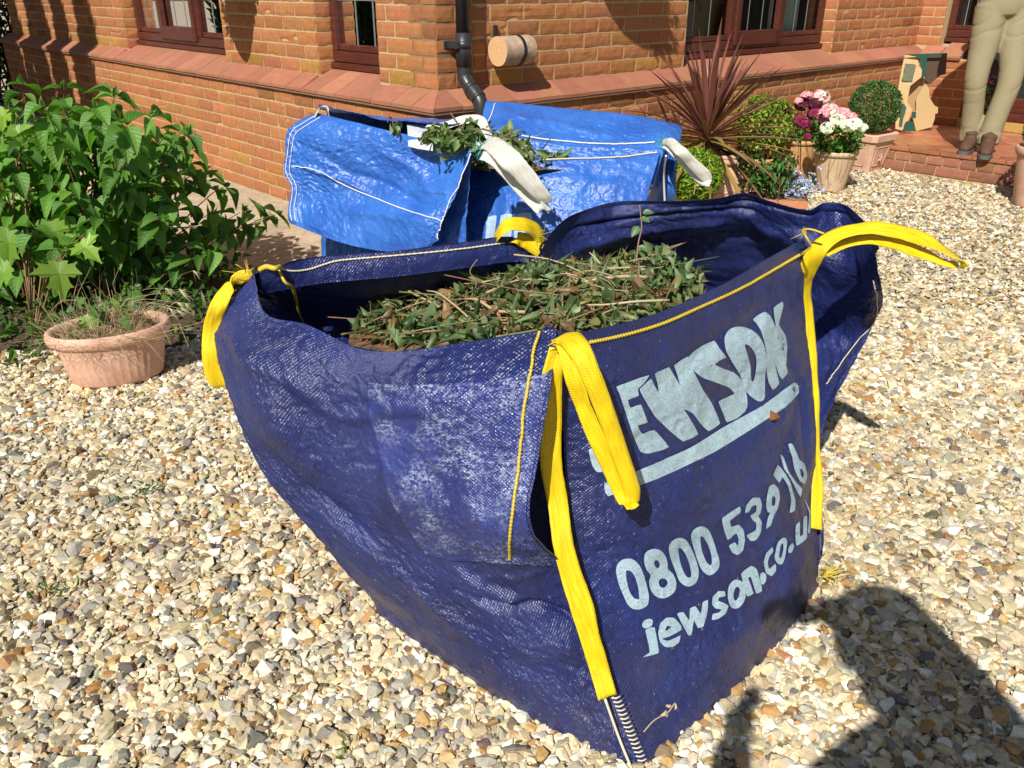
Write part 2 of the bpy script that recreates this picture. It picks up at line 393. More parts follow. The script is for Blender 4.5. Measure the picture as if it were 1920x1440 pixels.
for k in range(12):
    z = ztop+.004+k*.0745; yel = .3 if k == 0 else 0; h = .0645
    sk1 = [(W1[0]-OFF, W1[1]-OFF), (W2[0]-OFF, W2[1]-OFF)]; sk3 = [(W3[0]-OFF, W3[1]-OFF)]
    course(LWu, 0, 7.4, z, .1125 if k % 2 else .04, skip=sk1, yellow=yel, h=h)
    course(RWu, 0, XE, z, .0 if k % 2 else .1125, skip=sk3, yellow=yel, h=h)
    course(EWu, 0, .2, z, .1125 if k % 2 else 0, h=h)
    for yy, dr in ((W1[0], 1), (W1[1], -1), (W2[0], 1), (W2[1], -1)):   # brick reveals
        brick(((OFF+.004, yy, 0), (1, 0, 0), (0, dr, 0)), 0, .098, z, h)
    for xx, dr in ((W3[0], 1), (W3[1], -1)):
        brick(((xx, OFF+.004, 0), (0, 1, 0), (dr, 0, 0)), 0, .098, z, h)
bricks.build('brickwork', M_brick, house, smooth=False)
# mortar bed and wall core
core = MB()
def hb(lo, hi, mb=core, bev=0, col=None):
    V = box8(np.minimum(lo, hi), np.maximum(lo, hi)); 
    if bev:
        m2 = MB(); bbox(m2, lo, hi, bev); V = m2.V[0]; mb.add(HX(V), [f[0] for f in m2.F.values()], col)
    else: mb.add(HX(V), BOXF, col)
hb((0, 0, -.1), (.3, 7.62, .69)); hb((.3, 0, -.1), (XE+.2, .3, .69)); hb((XE, -.42, .17), (XE+.3, -.0005, .69))
def piers(ax, cuts, end, zt=2.05):
    s = OFF
    for a, b in list(cuts)+[(end, end)]:
        lo, hi = ((OFF, s, .69), (.32, a, zt)) if ax == 'Y' else ((s, OFF, .69), (a, .32, zt))
        hb(lo, hi); s = b
piers('Y', sorted([W1, W2]), 7.5); piers('X', [W3], XE+.2)
hb((XE+OFF, -.10, .69), (XE+.3, .0995, 2.05))
hb((OFF, OFF, 2.05), (.32, 7.5, 2.7)); hb((.32, OFF, 2.05), (XE+.3, .32, 2.7)); hb((XE+OFF, -1.9, 2.05), (XE+.3, .0995, 2.7))
hb((.321, 4.15, .05), (.7, 7.4, 2.6)); 
core.build('mortar', M_mortar, house)
# sloping plinth tiles
tiles = MB(); lip = MB(); tr_ = np.random.default_rng(5)
def tile_run(kind, a, b, depth_at, fixed=0.0, step=.175, trim0=None, trim1=None):
    s = a
    while s < b-1e-6:
        e = min(s+step, b); g = .004; mid = (s+e)/2; dep = depth_at(mid); top = ST+(.035 if dep > .12 else 0)
        u0, u1 = s+g/2, e-g/2; t0, t1 = u0, u1
        if trim0 is not None: t0 = max(t0, trim0); t1 = max(t1, trim0+.004)
        if trim1 is not None: t0 = min(t0, trim1-.004); t1 = min(t1, trim1)
        ov = -.026; th = .017; hz = .7145+tr_.normal(0, .0009)
        prof = lambda u, d, z: {'L': (d, u, z), 'R': (u, d, z), 'E': (XE+d, u, z)}[kind]
        n = 4; V = []
        for f in np.linspace(0, 1, n):
            d = ov+(dep-ov)*f; zz = hz+(top-hz)*f+.0006*tr_.normal()
            p0 = u0+(t0-u0)*f; p1 = u1+(t1-u1)*f
            V += [prof(p0, d, zz), prof(p1, d, zz), prof(p1, d, zz-th), prof(p0, d, zz-th)]
        V = np.array(V, float); F = []
        for i in range(n-1):
            k = 4*i; F += [[k, k+1, k+5, k+4], [k+1, k+2, k+6, k+5], [k+3, k, k+4, k+7]]
        F += [[0, 3, 2, 1]]
        c = np.array([.37, .155, .092])*(1+tr_.normal(0, .07))*np.array([1, 1+tr_.normal(0, .05), 1])
        tiles.add(HX(V), np.array(F), c); s = e
def dl(y): return .2 if (W1[0] < y < W1[1] or W2[0] < y < W2[1]) else OFF
def dr_(x): return .2 if W3[0] < x < W3[1] else OFF
tile_run('L', -.026, 7.66, dl, trim0=OFF); tile_run('R', -.026, XE+.1, dr_, trim0=OFF)
tile_run('E', -.34, .0, lambda u: .2 if u < -.1 else OFF)
tiles.build('plinth_tiles', M_tile, house)
bed = MB()
for (lo, hi) in (((-.016, -.016, .6905), (.2, 7.655, .6975)), ((.2, -.016, .6905), (XE, .2, .6975)), ((XE-.016, -.335, .6905), (XE+.1, -.0165, .6975))): hb(lo, hi, bed)
def wedge(kind, a, b, dep, top):
    P = [(-.010, .6975), (dep, .6975), (dep, top-.018), (-.010, .697)]
    f = {'L': lambda u, d, z: (d, u, z), 'R': lambda u, d, z: (u, d, z), 'E': lambda u, d, z: (XE+d, u, z)}[kind]
    V = [f(u, d, z) for u in (a, b) for d, z in P]; bed.add(HX(np.array(V)), np.array([[0, 1, 2, 3], [7, 6, 5, 4], [0, 4, 5, 1], [1, 5, 6, 2], [2, 6, 7, 3], [3, 7, 4, 0]]))
for a, b in ((0.09, W2[0]), (W2[1], W1[0]), (W1[1], 7.6)): wedge('L', a, b, OFF, ST)
for a, b in (W1, W2): wedge('L', a, b, .2, ST+.035)
for a, b in ((0.09, W3[0]), (W3[1], XE)): wedge('R', a, b, OFF, ST)
wedge('R', *W3, .2, ST+.035); wedge('E', -.33, -.1, .2, ST+.035)
M_bed = mat('lip_mortar', (.38, .28, .18), .9); bed.build('tile_bed', M_bed, house)
for (lo, hi) in (((-.023, -.023, .684), (.02, 7.65, .6905)), ((.02, -.023, .684), (XE-.03, .02, .6905)), ((XE-.023, -.335, .684), (XE+.05, -.024, .6905))): hb(lo, hi, lip)
lip.C = [np.ones_like(c)*np.array([.26, .15, .09]) for c in lip.C]; lip.build('creasing_tile', M_tile, house)
# ---- windows
def window(name, kind, a, b, lights, sash=(), curtain=(), top=2.04, base=.812):
    """lights: list of (from, to) clear glass; all in house coordinates"""
    pos = (lambda u, d, z: (d, u, z)) if kind in 'L' else ((lambda u, d, z: (u, d, z)) if kind == 'R' else (lambda u, d, z: (XE+d, u, z)))
    w = MB(); D0, D1 = .195, .26
    def bar(u0, u1, z0_, z1_, d0=D0, d1=D1, bev=.005):
        hb(pos(u0, d0, z0_), pos(u1, d1, z1_), w, bev)
    bar(a, b, base, base+.032, D0-.022, D1+.03); bar(a, b, base+.035, base+.092); bar(a, b, top-.06, top)
    bar(a, a+.05, base+.094, top-.062); bar(b-.05, b, base+.094, top-.062)
    fr_ = w.build('window', M_frame, house)
    L2 = sorted(lights)
    for (p0, p1), (q0, q1) in zip(L2[:-1], L2[1:]):
        m3 = MB(); w = m3; c = (p1+q0)/2; bar(c-.032, c+.032, base+.094, top-.062); m3.build('mullion', M_frame, fr_)
    for i, (p, q) in enumerate(L2):
        m3 = MB(); w = m3
        f = .012 if i not in sash else -.016; zb = base+.094 if i not in sash else base+.060
        bar(p-.004, q+.004, zb, base+.128 if i not in sash else base+.150, D0+f, D0+f+.04, .007)
        if i in sash:
            bar(p-.03, p+.022, zb+.002, top-.07, D0+f, D0+f+.04, .007); bar(q-.022, q+.03, zb+.002, top-.07, D0+f, D0+f+.04, .007)
        m3.build('sash', M_frame, fr_)
        zb2 = base+.12; g = MB(); gd = D0+.030
        g.add(HX(np.array([pos(p, gd, zb2), pos(q, gd, zb2), pos(q, gd, top-.06), pos(p, gd, top-.06)])), np.array([[0, 1, 2, 3]])); g.build('pane', M_glass, fr_)
        ld = MB()
        nv = 2
        for j in range(1, nv+1):
            u = p+(q-p)*j/(nv+1); hb(pos(u-.003, gd-.003, zb2), pos(u+.003, gd-.0005, top-.06), ld)
        for zz in (1.165, 1.41, 1.655): hb(pos(p, gd-.0032, zz-.003), pos(q, gd-.0005, zz+.003), ld)
        ld.build('leading', M_lead, fr_)
    for (c0, c1) in curtain:
        cm = MB(); n = 60; u = np.linspace(c0, c1, n); dd = .345+.016*np.sin((u-c0)*2*math.pi/.045)+.006*np.sin(u*70)
        P = np.array([[pos(uu, d_, .70), pos(uu, d_, 2.05)] for uu, d_ in zip(u, dd)]); cm.add(HX(P.reshape(-1, 3)), gridF(n, 2)); cm.build('curtain', M_curt, fr_)
window('w', 'L', *W1, [(2.42, 2.93), (3.03, 3.60), (3.70, 4.10)], sash=(1,), curtain=((3.62, 4.05), (3.02, 3.28)))
window('w', 'L', *W2, [(.63, 1.135)], curtain=((.56, .92),))
window('w', 'R', *W3, [(2.07, 2.60), (2.70, 3.20), (3.30, 3.78)], sash=(1,), curtain=((3.30, 3.72),))
window('w', 'E', -.42, -.10, [(-.36, -.15)])
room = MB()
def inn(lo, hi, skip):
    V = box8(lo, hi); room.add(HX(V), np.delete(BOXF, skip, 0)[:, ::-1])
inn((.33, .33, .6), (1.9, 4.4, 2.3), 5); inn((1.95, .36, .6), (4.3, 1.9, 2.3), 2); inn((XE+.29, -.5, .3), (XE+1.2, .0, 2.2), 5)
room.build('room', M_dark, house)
M_white = mat('white_paint', (.75, .75, .74), .6)
hb2 = MB(); hb((.34, .4, .78), (.50, 4.3, .80), hb2); hb((2.0, .34, .78), (4.2, .50, .80), hb2); hb2.build('window_board', M_frame, house)
# door in the entrance wall
M_yb = mat('sill_brick', (.42, .25, .07), .8); speckle(M_yb, .5, 40)
d = MB(); hb((XE-.01, -1.95, .245), (XE+.12, -.47, .31), d, .006); hb((XE+.03, -1.95, .312), (XE+.10, -.47, .42), d, .006); hb((XE+.03, -.53, .422), (XE+.10, -.47, 2.0), d, .006)
hb((XE-.005, -.47, .17), (XE+.12, -.42, 2.04), d, .004)
door = d.build('door', M_frame, house)
g = MB(); g.add(HX(np.array([(XE+.07, -1.95, .42), (XE+.07, -.53, .42), (XE+.07, -.53, 2.0), (XE+.07, -1.95, 2.0)])), np.array([[0, 1, 2, 3]])); g.build('pane', M_glass, door)
g = MB(); hb((XE-.03, -1.98, .172), (XE+.15, -.425, .243), g, .004); g.build('doorstep', M_yb, house)
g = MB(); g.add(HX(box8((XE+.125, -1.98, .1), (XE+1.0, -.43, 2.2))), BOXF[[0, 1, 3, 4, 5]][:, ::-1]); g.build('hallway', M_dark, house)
# downpipe
M_pipe = mat('black_plastic', (.028, .029, .031), .38, .5); bump(M_pipe, noise_(M_pipe, coord(M_pipe), 200, 3), .08, .001)
dp = empty('downpipe', HW(.213, .03, 0), label='black plastic rainwater downpipe with swan neck at the house corner', cat='drainpipe')
pm = MB(); y0 = .038; x0 = .213
tube(pm, [HW(x0, y0, 2.7), HW(x0, y0, 1.02)], .034, 24); tube(pm, [HW(x0, y0, 1.035), HW(x0, y0, .885)], .0375, 24)
tube(pm, [HW(x0, y0, .90), HW(x0, y0, .86), HW(x0, y0-.004, .835), HW(x0+.003, y0-.03, .80), HW(x0+.006, y0-.075, .765), HW(x0+.008, y0-.105, .735), HW(x0+.008, y0-.115, .70), HW(x0+.008, y0-.115, .64)], .034, 24, samples=40)
tube(pm, [HW(x0+.008, y0-.115, .675), HW(x0+.008, y0-.115, .05)], .036, 24)
pm.build('pipe', M_pipe, dp, smooth=True)
pm = MB()
for p, q in (((.004, -.033, .797), (.006, -.05, .785)), ((.007, -.085, .757), (.008, -.097, .745))):
    a = HW(x0+p[0], y0+p[1], p[2]); b = HW(x0+q[0], y0+q[1], q[2]); tube(pm, [a, b], .0375, 24); pm.build('collar', M_pipe, dp, smooth=True); pm = MB()
tube(pm, [HW(x0, y0, 1.0), HW(x0, y0, .965)], .0395, 24); pm.build('collar', M_pipe, dp, smooth=True)
pm = MB(); hb((x0-.075, OFF-.012, .965), (x0-.02, OFF-.004, .998), pm, .002); hb((x0-.06, y0-.02, .967), (x0-.038, OFF-.012, .996), pm, .002); pm.build('bracket', M_pipe, dp)
# log insect house strapped on the right wall
lg = empty('log_insect_house', HW(.48, .02, .945), label='short sawn pale log with a black strap fixed to the right wall', cat='insect house')
M_end = mat('sawn_end', (.55, .30, .14), .7); vv = N(M_end, 'ShaderNodeTexWave', wave_type='RINGS', rings_direction='SPHERICAL', i_Scale=40., i_Distortion=1.5)
ctr = coord(M_end); mpn = N(M_end, 'ShaderNodeMapping'); L(M_end, ctr, mpn.inputs[0]); lc = HW(.37, .005, .948); mpn.inputs['Location'].default_value = tuple(-lc); L(M_end, mpn.outputs[0], vv.inputs[0])
L(M_end, ramp(M_end, vv.outputs['Fac'], [(0, (.58, .33, .15)), (1, (.70, .43, .22))]), PB(M_end).inputs['Base Color'])
M_log = mat('bleached_bark', (.46, .33, .23), .75); speckle(M_log, .8, 30, dark=(.6, .58, .55)); bump(M_log, noise_(M_log, coord(M_log), 60, 5), .5, .004)
a0, a1 = .405, .605; cy = .012; rL = .070
lm = MB(); n = 48; xs = np.linspace(a0+.0, a1, 8); t = np.arange(n)*2*math.pi/n
P = np.array([[HW(x, cy+rL*(1+.03*math.sin(3*tt))*math.cos(tt), .945+rL*(1+.02*math.cos(2*tt))*math.sin(tt)) for tt in t] for x in xs]); lm.add(P.reshape(-1, 3), gridF(8, n, True)[:, ::-1])
lm.build('log_body', M_log, lg, smooth=True)
for x, fl in ((a0, 1), (a1, -1)):
    e = MB(); P = np.array([HW(x, cy+k*rL*(1+.03*math.sin(3*tt))*math.cos(tt), .945+k*rL*(1+.02*math.cos(2*tt))*math.sin(tt)) for k in (1, .5, .02) for tt in t]); f = gridF(3, n, True); e.add(P, f if fl < 0 else f[:, ::-1]); e.build('sawn_end', M_end, lg)
M_blk = mat('black_strap', (.015, .016, .018), .5)
e = MB(); xs = [.515, .536]; P = np.array([[HW(x, cy+(rL+.004)*math.cos(tt), .945+(rL+.004)*math.sin(tt)) for tt in t] for x in (xs[0], xs[0]+.001, xs[1]-.001, xs[1])]); P[0] = P[0]*.995+.005*HW(.49, cy, .945); P[-1] = P[-1]*.995+.005*HW(.5, cy, .945); e.add(P.reshape(-1, 3), gridF(4, n, True)[:, ::-1]); 
e.build('strap', M_blk, lg, smooth=True)
e = MB(); hb((.45, OFF-.02, 1.0), (.468, OFF-.004, 1.06), e, .003); e.build('bracket', M_blk, lg)
# ------------------------------------------------------------------ tiled doorstep platform
SX = 3.816
M_qt = mat('quarry_tile', (.42, .14, .06), .42, .5, attr=True); speckle(M_qt, .5, 12, dark=(.7, .66, .62)); bump(M_qt, noise_(M_qt, coord(M_qt), 50, 4), .2, .002)
step = empty('tiled_step', HW(SX, -1, 0), label='low step of orange quarry tiles over two courses of brown brick', cat='step')
sm = MB(); r5 = np.random.default_rng(9)
hb((SX+.006, -2.6, -.1), (XE, -.004, .155), sm); sm.build('step_core', M_mortar, step)
sm = MB(); n = 0
# diagonal tiles seen from above
for i in range(-12, 14):
    for j in range(-12, 14):
        u, v = i*.152, j*.152
        cx_ = 4.5+(u-v)*.7071; cy_ = -1.2+(u+v)*.7071
        if not (SX+.07 < cx_ < XE+.02 and -2.55 < cy_ < -.0): continue
        s_ = .074; pts4 = [(cx_+s_*1.4142*math.cos(k*math.pi/2), cy_+s_*1.4142*math.sin(k*math.pi/2)) for k in range(4)]
        pts4 = [(min(max(x, SX+.002), XE-.002), min(y, -.003)) for x, y in pts4]
        c = np.array([.40, .155, .075])*(1+r5.normal(0, .10))*np.array([1, 1+r5.normal(0, .08), 1]); z = .170+r5.normal(0, .0006)
        V = [(x, y, z) for x, y in pts4]+[(x, y, z-.015) for x, y in pts4]
        sm.add(HX(np.array(V)), np.array([[0, 1, 2, 3], [0, 4, 5, 1], [1, 5, 6, 2], [2, 6, 7, 3], [3, 7, 4, 0]]), c)
y = -2.6
while y < -.02:
    c = np.array([.36, .14, .07])*(1+r5.normal(0, .1)); hb((SX-.012, y+.003, .150), (SX+.085, min(y+.215, -.005), .1725), sm, .003, c); y += .218
sm.build('quarry_tiles', M_qt, step)
bricks = MB(); SW = ((SX, 0, 0), (0, -1, 0), (-1, 0, 0))
def course2(z, Lb, off, tone):
    s = -off
    while s < 2.6:
        brick(SW, max(s, 0.0), Lb, z, .062, tone=np.array(tone)*(1+r5.normal(0, .12))); s += Lb+.010
course2(.012, .215, .05, (.30, .13, .085)); course2(.084, .105, .03, (.32, .14, .085))
bricks.build('brick_riser', M_brick, step)
# ------------------------------------------------------------------ woven bags
def fabric(name, c0, c1, dirt=(.09, .07, .05), dirt_amt=.35, rough=.36, weave=.006, wstr=.5, low=.25, facet=.42):
    m = mat(name, c0, rough, .55); uv = N(m, 'ShaderNodeTexCoord').outputs['UV']; ob = coord(m)
    sx = N(m, 'ShaderNodeSeparateXYZ'); L(m, uv, sx.inputs[0]); k = 2*math.pi/weave
    su = math_(m, 'SINE', math_(m, 'MULTIPLY', sx.outputs[0], k)); sv = math_(m, 'SINE', math_(m, 'MULTIPLY', sx.outputs[1], k))
    wv_ = math_(m, 'MULTIPLY', su, sv)
    n1 = noise_(m, ob, 6, 5, .6); n2 = noise_(m, ob, 45, 4, .6); n3 = noise_(m, uv, 18, 6, .7)
    c = mixc(m, c0, c1, ramp(m, n1, [(.35, (0, 0, 0)), (.7, (1, 1, 1))]))
    pale = tuple(min(1, x*1.9+.02) for x in c1); c = mixc(m, c, pale, math_(m, 'MULTIPLY', ramp(m, n3, [(.58, (0, 0, 0)), (.74, (1, 1, 1))]), .35))
    so = N(m, 'ShaderNodeSeparateXYZ'); L(m, ob, so.inputs[0])
    hgt = N(m, 'ShaderNodeMapRange'); L(m, so.outputs[2], hgt.inputs[0]); hgt.inputs[1].default_value = low; hgt.inputs[2].default_value = 0.0; hgt.inputs[3].default_value = 0.15; hgt.inputs[4].default_value = 1.0
    dn = ramp(m, noise_(m, ob, 3.2, 6, .65), [(.42, (0, 0, 0)), (.66, (1, 1, 1))])
    c = mixc(m, c, dirt, math_(m, 'MULTIPLY', math_(m, 'MULTIPLY', dn, hgt.outputs[0]), dirt_amt))
    c = mixc(m, c, (.5, .42, .3), math_(m, 'MULTIPLY', ramp(m, noise_(m, ob, 150, 2, .5), [(.70, (0, 0, 0)), (.74, (1, 1, 1))]), .35))
    L(m, c, PB(m).inputs['Base Color'])
    L(m, math_(m, 'MULTIPLY_ADD', n2, .20, rough-.10), PB(m).inputs['Roughness'])
    cr_n = N(m, 'ShaderNodeTexVoronoi', feature='DISTANCE_TO_EDGE'); cr_n.inputs['Scale'].default_value = 26
    dm = N(m, 'ShaderNodeVectorMath', operation='MULTIPLY_ADD'); nn_ = N(m, 'ShaderNodeTexNoise'); nn_.inputs['Scale'].default_value = 14; L(m, uv, nn_.inputs['Vector']); L(m, nn_.outputs['Color'], dm.inputs[0]); dm.inputs[1].default_value = (.10, .10, 0); L(m, uv, dm.inputs[2]); L(m, dm.outputs[0], cr_n.inputs['Vector'])
    b1 = bump(m, n2, .25, .004); b1 = bump(m, math_(m, 'MINIMUM', math_(m, 'MULTIPLY', cr_n.outputs['Distance'], 5.0), 1.0), .30, .0030, b1); b2 = bump(m, noise_(m, uv, 22, 5, .6), .5, .012, b1)
    b2 = bump(m, noise_(m, uv, 330, 1, .5), .2, .0010, b2)
    nb_ = bump(m, wv_, wstr, .0016, b2)
    vf = N(m, 'ShaderNodeTexVoronoi'); vf.inputs['Scale'].default_value = 1; mpv = N(m, 'ShaderNodeMapping'); mpv.inputs['Scale'].default_value = (1.15/weave*2, 1.15/weave*1.3, 1); L(m, uv, mpv.inputs[0]); L(m, mpv.outputs[0], vf.inputs['Vector'])
    sb = N(m, 'ShaderNodeVectorMath', operation='SUBTRACT'); L(m, vf.outputs['Color'], sb.inputs[0]); sb.inputs[1].default_value = (.5, .5, .5)
    reg = ramp(m, noise_(m, ob, 5.5, 5, .65), [(.42, (.10, .10, .10)), (.58, (1, 1, 1))]); sc_ = N(m, 'ShaderNodeVectorMath', operation='SCALE'); L(m, sb.outputs[0], sc_.inputs[0]); L(m, math_(m, 'MULTIPLY', reg, facet), sc_.inputs['Scale'])
    ad = N(m, 'ShaderNodeVectorMath', operation='ADD'); L(m, nb_, ad.inputs[0]); L(m, sc_.outputs[0], ad.inputs[1]); no_ = N(m, 'ShaderNodeVectorMath', operation='NORMALIZE'); L(m, ad.outputs[0], no_.inputs[0]); L(m, no_.outputs[0], PB(m).inputs['Normal']); return m
M_navy = fabric('navy_woven_plastic', (.0095, .0155, .088), (.0165, .030, .150), rough=.36, wstr=.34, dirt_amt=.55)
M_pale = fabric('blue_woven_plastic', (.022, .100, .41), (.042, .165, .55), dirt=(.12, .16, .22), dirt_amt=.25, weave=.004, wstr=.12, rough=.32, facet=.22)
M_yel = mat('yellow_webbing', (.80, .58, .006), .5, .4)
def webbing(m, dark, lo=.6):
    uv = N(m, 'ShaderNodeTexCoord').outputs['UV']; sx = N(m, 'ShaderNodeSeparateXYZ'); L(m, uv, sx.inputs[0])
    a = math_(m, 'SINE', math_(m, 'MULTIPLY', math_(m, 'ADD', sx.outputs[0], math_(m, 'MULTIPLY', math_(m, 'PINGPONG', sx.outputs[1], .004), 1.2)), 2*math.pi/.0045))
    mp = N(m, 'ShaderNodeMapping'); mp.inputs['Scale'].default_value = (25, 220, 1); L(m, uv, mp.inputs[0]); f = noise_(m, mp.outputs[0], 1, 5, .65)
    c0 = base_of(m); L(m, mixc(m, c0, dark, ramp(m, f, [(.45, (0, 0, 0)), (.75, (.8, .8, .8))])), PB(m).inputs['Base Color'])
    b = bump(m, f, .6, .002); bump(m, a, .4, .001, b)
webbing(M_yel, (.55, .33, .006))
M_wht = mat('white_webbing', (.66, .65, .58), .6, .4); webbing(M_wht, (.42, .41, .36))
M_thr = mat('yellow_thread', (.55, .40, .04), .6); M_thw = mat('cream_thread', (.62, .56, .42), .6); M_thp = mat('white_thread', (.7, .7, .68), .6)
M_teal = mat('teal_thread', (.04, .28, .24), .6); M_paper = mat('pale_label', (.55, .58, .60), .6); speckle(M_paper, .4, 60)
class Sheet:
    """woven sheet through a grid of measured points, with folds"""
    def __init__(s, C, nu, nv, amp=.006, seed=0, aniso=(1, 1), flip=False, fold=(), freq=7, keep=.0, fine=.0016):
        C = np.asarray(C, float); P = cr(C, nu); P = np.swapaxes(cr(np.swapaxes(P, 0, 1), nv), 0, 1)
        s.nu, s.nv = nu, nv
        du = np.concatenate([[0], np.cumsum(np.linalg.norm(np.diff(P, axis=0), axis=2).mean(1))]); dv = np.concatenate([[0], np.cumsum(np.linalg.norm(np.diff(P, axis=1), axis=2).mean(0))])
        s.U, s.V = np.meshgrid(dv, du); nrm = s.normals(P, flip)
        q = np.stack([s.U*freq*aniso[0]+seed, s.V*freq*aniso[1], s.U*0+seed], -1)
        wq = q+.45*np.stack([fbm(q*.8+3, 2), fbm(q*.8+11, 2), q[..., 0]*0], -1)
        h = amp*fbm(q*.55, 3)*1.1+amp*.45*ridge(wq, 3)+amp*.22*ridge(wq*3.1+5, 2)
        h2 = fine*ridge(np.stack([s.U*30+seed, s.V*42, s.U*0], -1)+.6*fbm(np.stack([s.U*14, s.V*14, s.U*0+seed], -1), 2)[..., None], 3)
        h2 = h2*np.clip(.5+1.2*fbm(q*.5+30, 2), 0, 1.4)
        if keep: 
            e = np.minimum(np.linspace(0, 1, nu), 1-np.linspace(0, 1, nu))[:, None]*np.ones((1, nv)); h = h*np.clip(e/keep, .25, 1)
        for (u0, v0, u1, v1, wd, ht) in fold:     # long creases, in the sheet's unit square (along, down)
            uu = np.linspace(0, 1, nv)[None, :]; vv = np.linspace(0, 1, nu)[:, None]
            d = np.array([u1-u0, v1-v0]); ln = np.hypot(*d); d /= ln
            a = (uu-u0)*d[0]+(vv-v0)*d[1]; b = -(uu-u0)*d[1]+(vv-v0)*d[0]+.012*np.sin(a*19+seed)
            h = h+ht*np.exp(-(b/wd)**2)*np.clip(np.minimum(a, ln-a)/(.25*ln)+.0, 0, 1)
        s.P = P+nrm*(h+h2)[..., None]; s.N = s.normals(s.P, flip); s.flip = flip
        s.px = np.stack(proj(s.P), -1)
    def normals(s, P, flip):
        a = np.gradient(P, axis=0); b = np.gradient(P, axis=1); n = np.cross(a, b); n /= np.linalg.norm(n, axis=2)[..., None]+1e-12
        return -n if flip else n
    def build(s, name, m, parent, thick=.0016):
        """two skins and a rim, so that the sheet has a real thickness"""
        nu, nv = s.nu, s.nv; A = s.P; B = s.P-s.N*thick; F = gridF(nu, nv); F = F if s.flip else F[:, ::-1]; n = nu*nv
        # orient by the stored normal
        q = F[len(F)//2]; v = A.reshape(-1, 3)[q]; 
        if np.dot(np.cross(v[1]-v[0], v[2]-v[0]), s.N.reshape(-1, 3)[q[0]]) < 0: F = F[:, ::-1]
        idx = np.arange(n).reshape(nu, nv); bd = np.concatenate([idx[0], idx[1:, -1], idx[-1, ::-1][1:], idx[::-1, 0][1:]])
        R = np.stack([bd[:-1], bd[1:], bd[1:]+n, bd[:-1]+n], 1)
        uv = np.stack([s.U, s.V], -1).reshape(-1, 2)
        return mk(name, np.concatenate([A.reshape(-1, 3), B.reshape(-1, 3)]), [F, F[:, ::-1]+n, R], m, parent, uv=np.concatenate([uv, uv]), smooth=True)
    def find(s, pts, lift=.001):
        """surface points under the given photo pixels"""
        out = []
        for p in np.atleast_2d(pts):
            d = ((s.px-p)**2).sum(-1); i, j = np.unravel_index(d.argmin(), d.shape); i = min(max(i, 1), s.nu-2); j = min(max(j, 1), s.nv-2)
            J = np.stack([(s.px[i+1, j]-s.px[i-1, j])/2, (s.px[i, j+1]-s.px[i, j-1])/2], 1)
            try: a, b = np.clip(np.linalg.solve(J, p-s.px[i, j]), -1.5, 1.5)
            except Exception: a = b = 0
            Pq = s.P[i, j]+a*(s.P[i+1, j]-s.P[i-1, j])/2+b*(s.P[i, j+1]-s.P[i, j-1])/2
            sg = 1.0 if np.dot(s.N[i, j], EYE-Pq) > 0 else -1.0; out.append(Pq+s.N[i, j]*sg*(lift+(.0016 if sg < 0 else 0)))
        return np.array(out)
    def stitch(s, name, px, m, parent, r=.0022, lift=.002, n=120, twist=True):
        c = cr(np.array(px, float), n); P = s.find(c, lift); P = (np.roll(P, 1, 0)+P*2+np.roll(P, -1, 0))/4; P[0] = s.find(c[:1], lift)[0]; P[-1] = s.find(c[-1:], lift)[0]
        b = MB(); ln = np.linalg.norm(np.diff(P, axis=0), axis=1).sum(); k = max(int(ln/.0022), 20)
        P = cr(P, k); tube(b, P, r*(1+.30*np.sin(np.arange(k)*1.9)) if twist else r, 6)
        return b.build(name, m, parent, smooth=True)
def ribbon(name, pts, width, wdir, m, parent, thick=.003, n=70, cup=.0, wav=.0012, twist=None):
    """pts (k,3); wdir (k,3) or (3,) = the direction across the strap"""
    P = cr(np.array(pts, float), n); Wd = np.array(wdir, float)
    Wd = np.broadcast_to(Wd, (n, 3)) if Wd.ndim == 1 else cr(Wd, n)
    T = np.gradient(P, axis=0); T /= np.linalg.norm(T, axis=1)[:, None]
    Wd = Wd-(Wd*T).sum(1)[:, None]*T; Wd /= np.linalg.norm(Wd, axis=1)[:, None]; Nn = np.cross(T, Wd)
    wd = np.full(n, width) if np.isscalar(width) else np.interp(np.linspace(0, 1, n), np.linspace(0, 1, len(width)), width)
    k = 9; s = np.linspace(-1, 1, k); ln = np.concatenate([[0], np.cumsum(np.linalg.norm(np.diff(P, axis=0), axis=1))])
    off = cup*(s**2)[None, :]+wav*2*pn(np.stack([ln[:, None]*30+0*s, s[None, :]*1.3+0*ln[:, None], 0*ln[:, None]+width_seed(name, parent)+0*s], -1))
    ew = 1+.05*pn(np.stack([ln*90, ln*0, ln*0+5], -1))
    A = P[:, None]+Wd[:, None]*(s[None, :, None]*(wd*ew)[:, None, None]/2)+Nn[:, None]*(off+thick/2*(1-.6*s**4)[None, :])[..., None]
    B = P[:, None]+Wd[:, None]*(s[None, :, None]*(wd*ew)[:, None, None]/2)+Nn[:, None]*(off-thick/2*(1-.6*s**4)[None, :])[..., None]
    ring = np.concatenate([A, B[:, ::-1]], 1); V = ring.reshape(-1, 3); F = gridF(n, 2*k, True)
    uvx = np.concatenate([s, s[::-1]])*width_of(width)/2; uv = np.stack([np.broadcast_to(ln[:, None], (n, 2*k)), np.broadcast_to(uvx, (n, 2*k))], -1).reshape(-1, 2)
    c0 = np.array([[i for i in range(2*k)]]); caps = np.stack([np.arange(k-1), np.arange(1, k), 2*k-2-np.arange(k-1), 2*k-1-np.arange(k-1)], 1)
    return mk(name, V, [F[:, ::-1], caps, caps[:, ::-1]+(n-1)*2*k], m, parent, uv=uv, smooth=True)
_ws = [0]
def width_seed(a, b): _ws[0] += 3.7; return _ws[0]
def width_of(w): return w if np.isscalar(w) else float(np.mean(w))
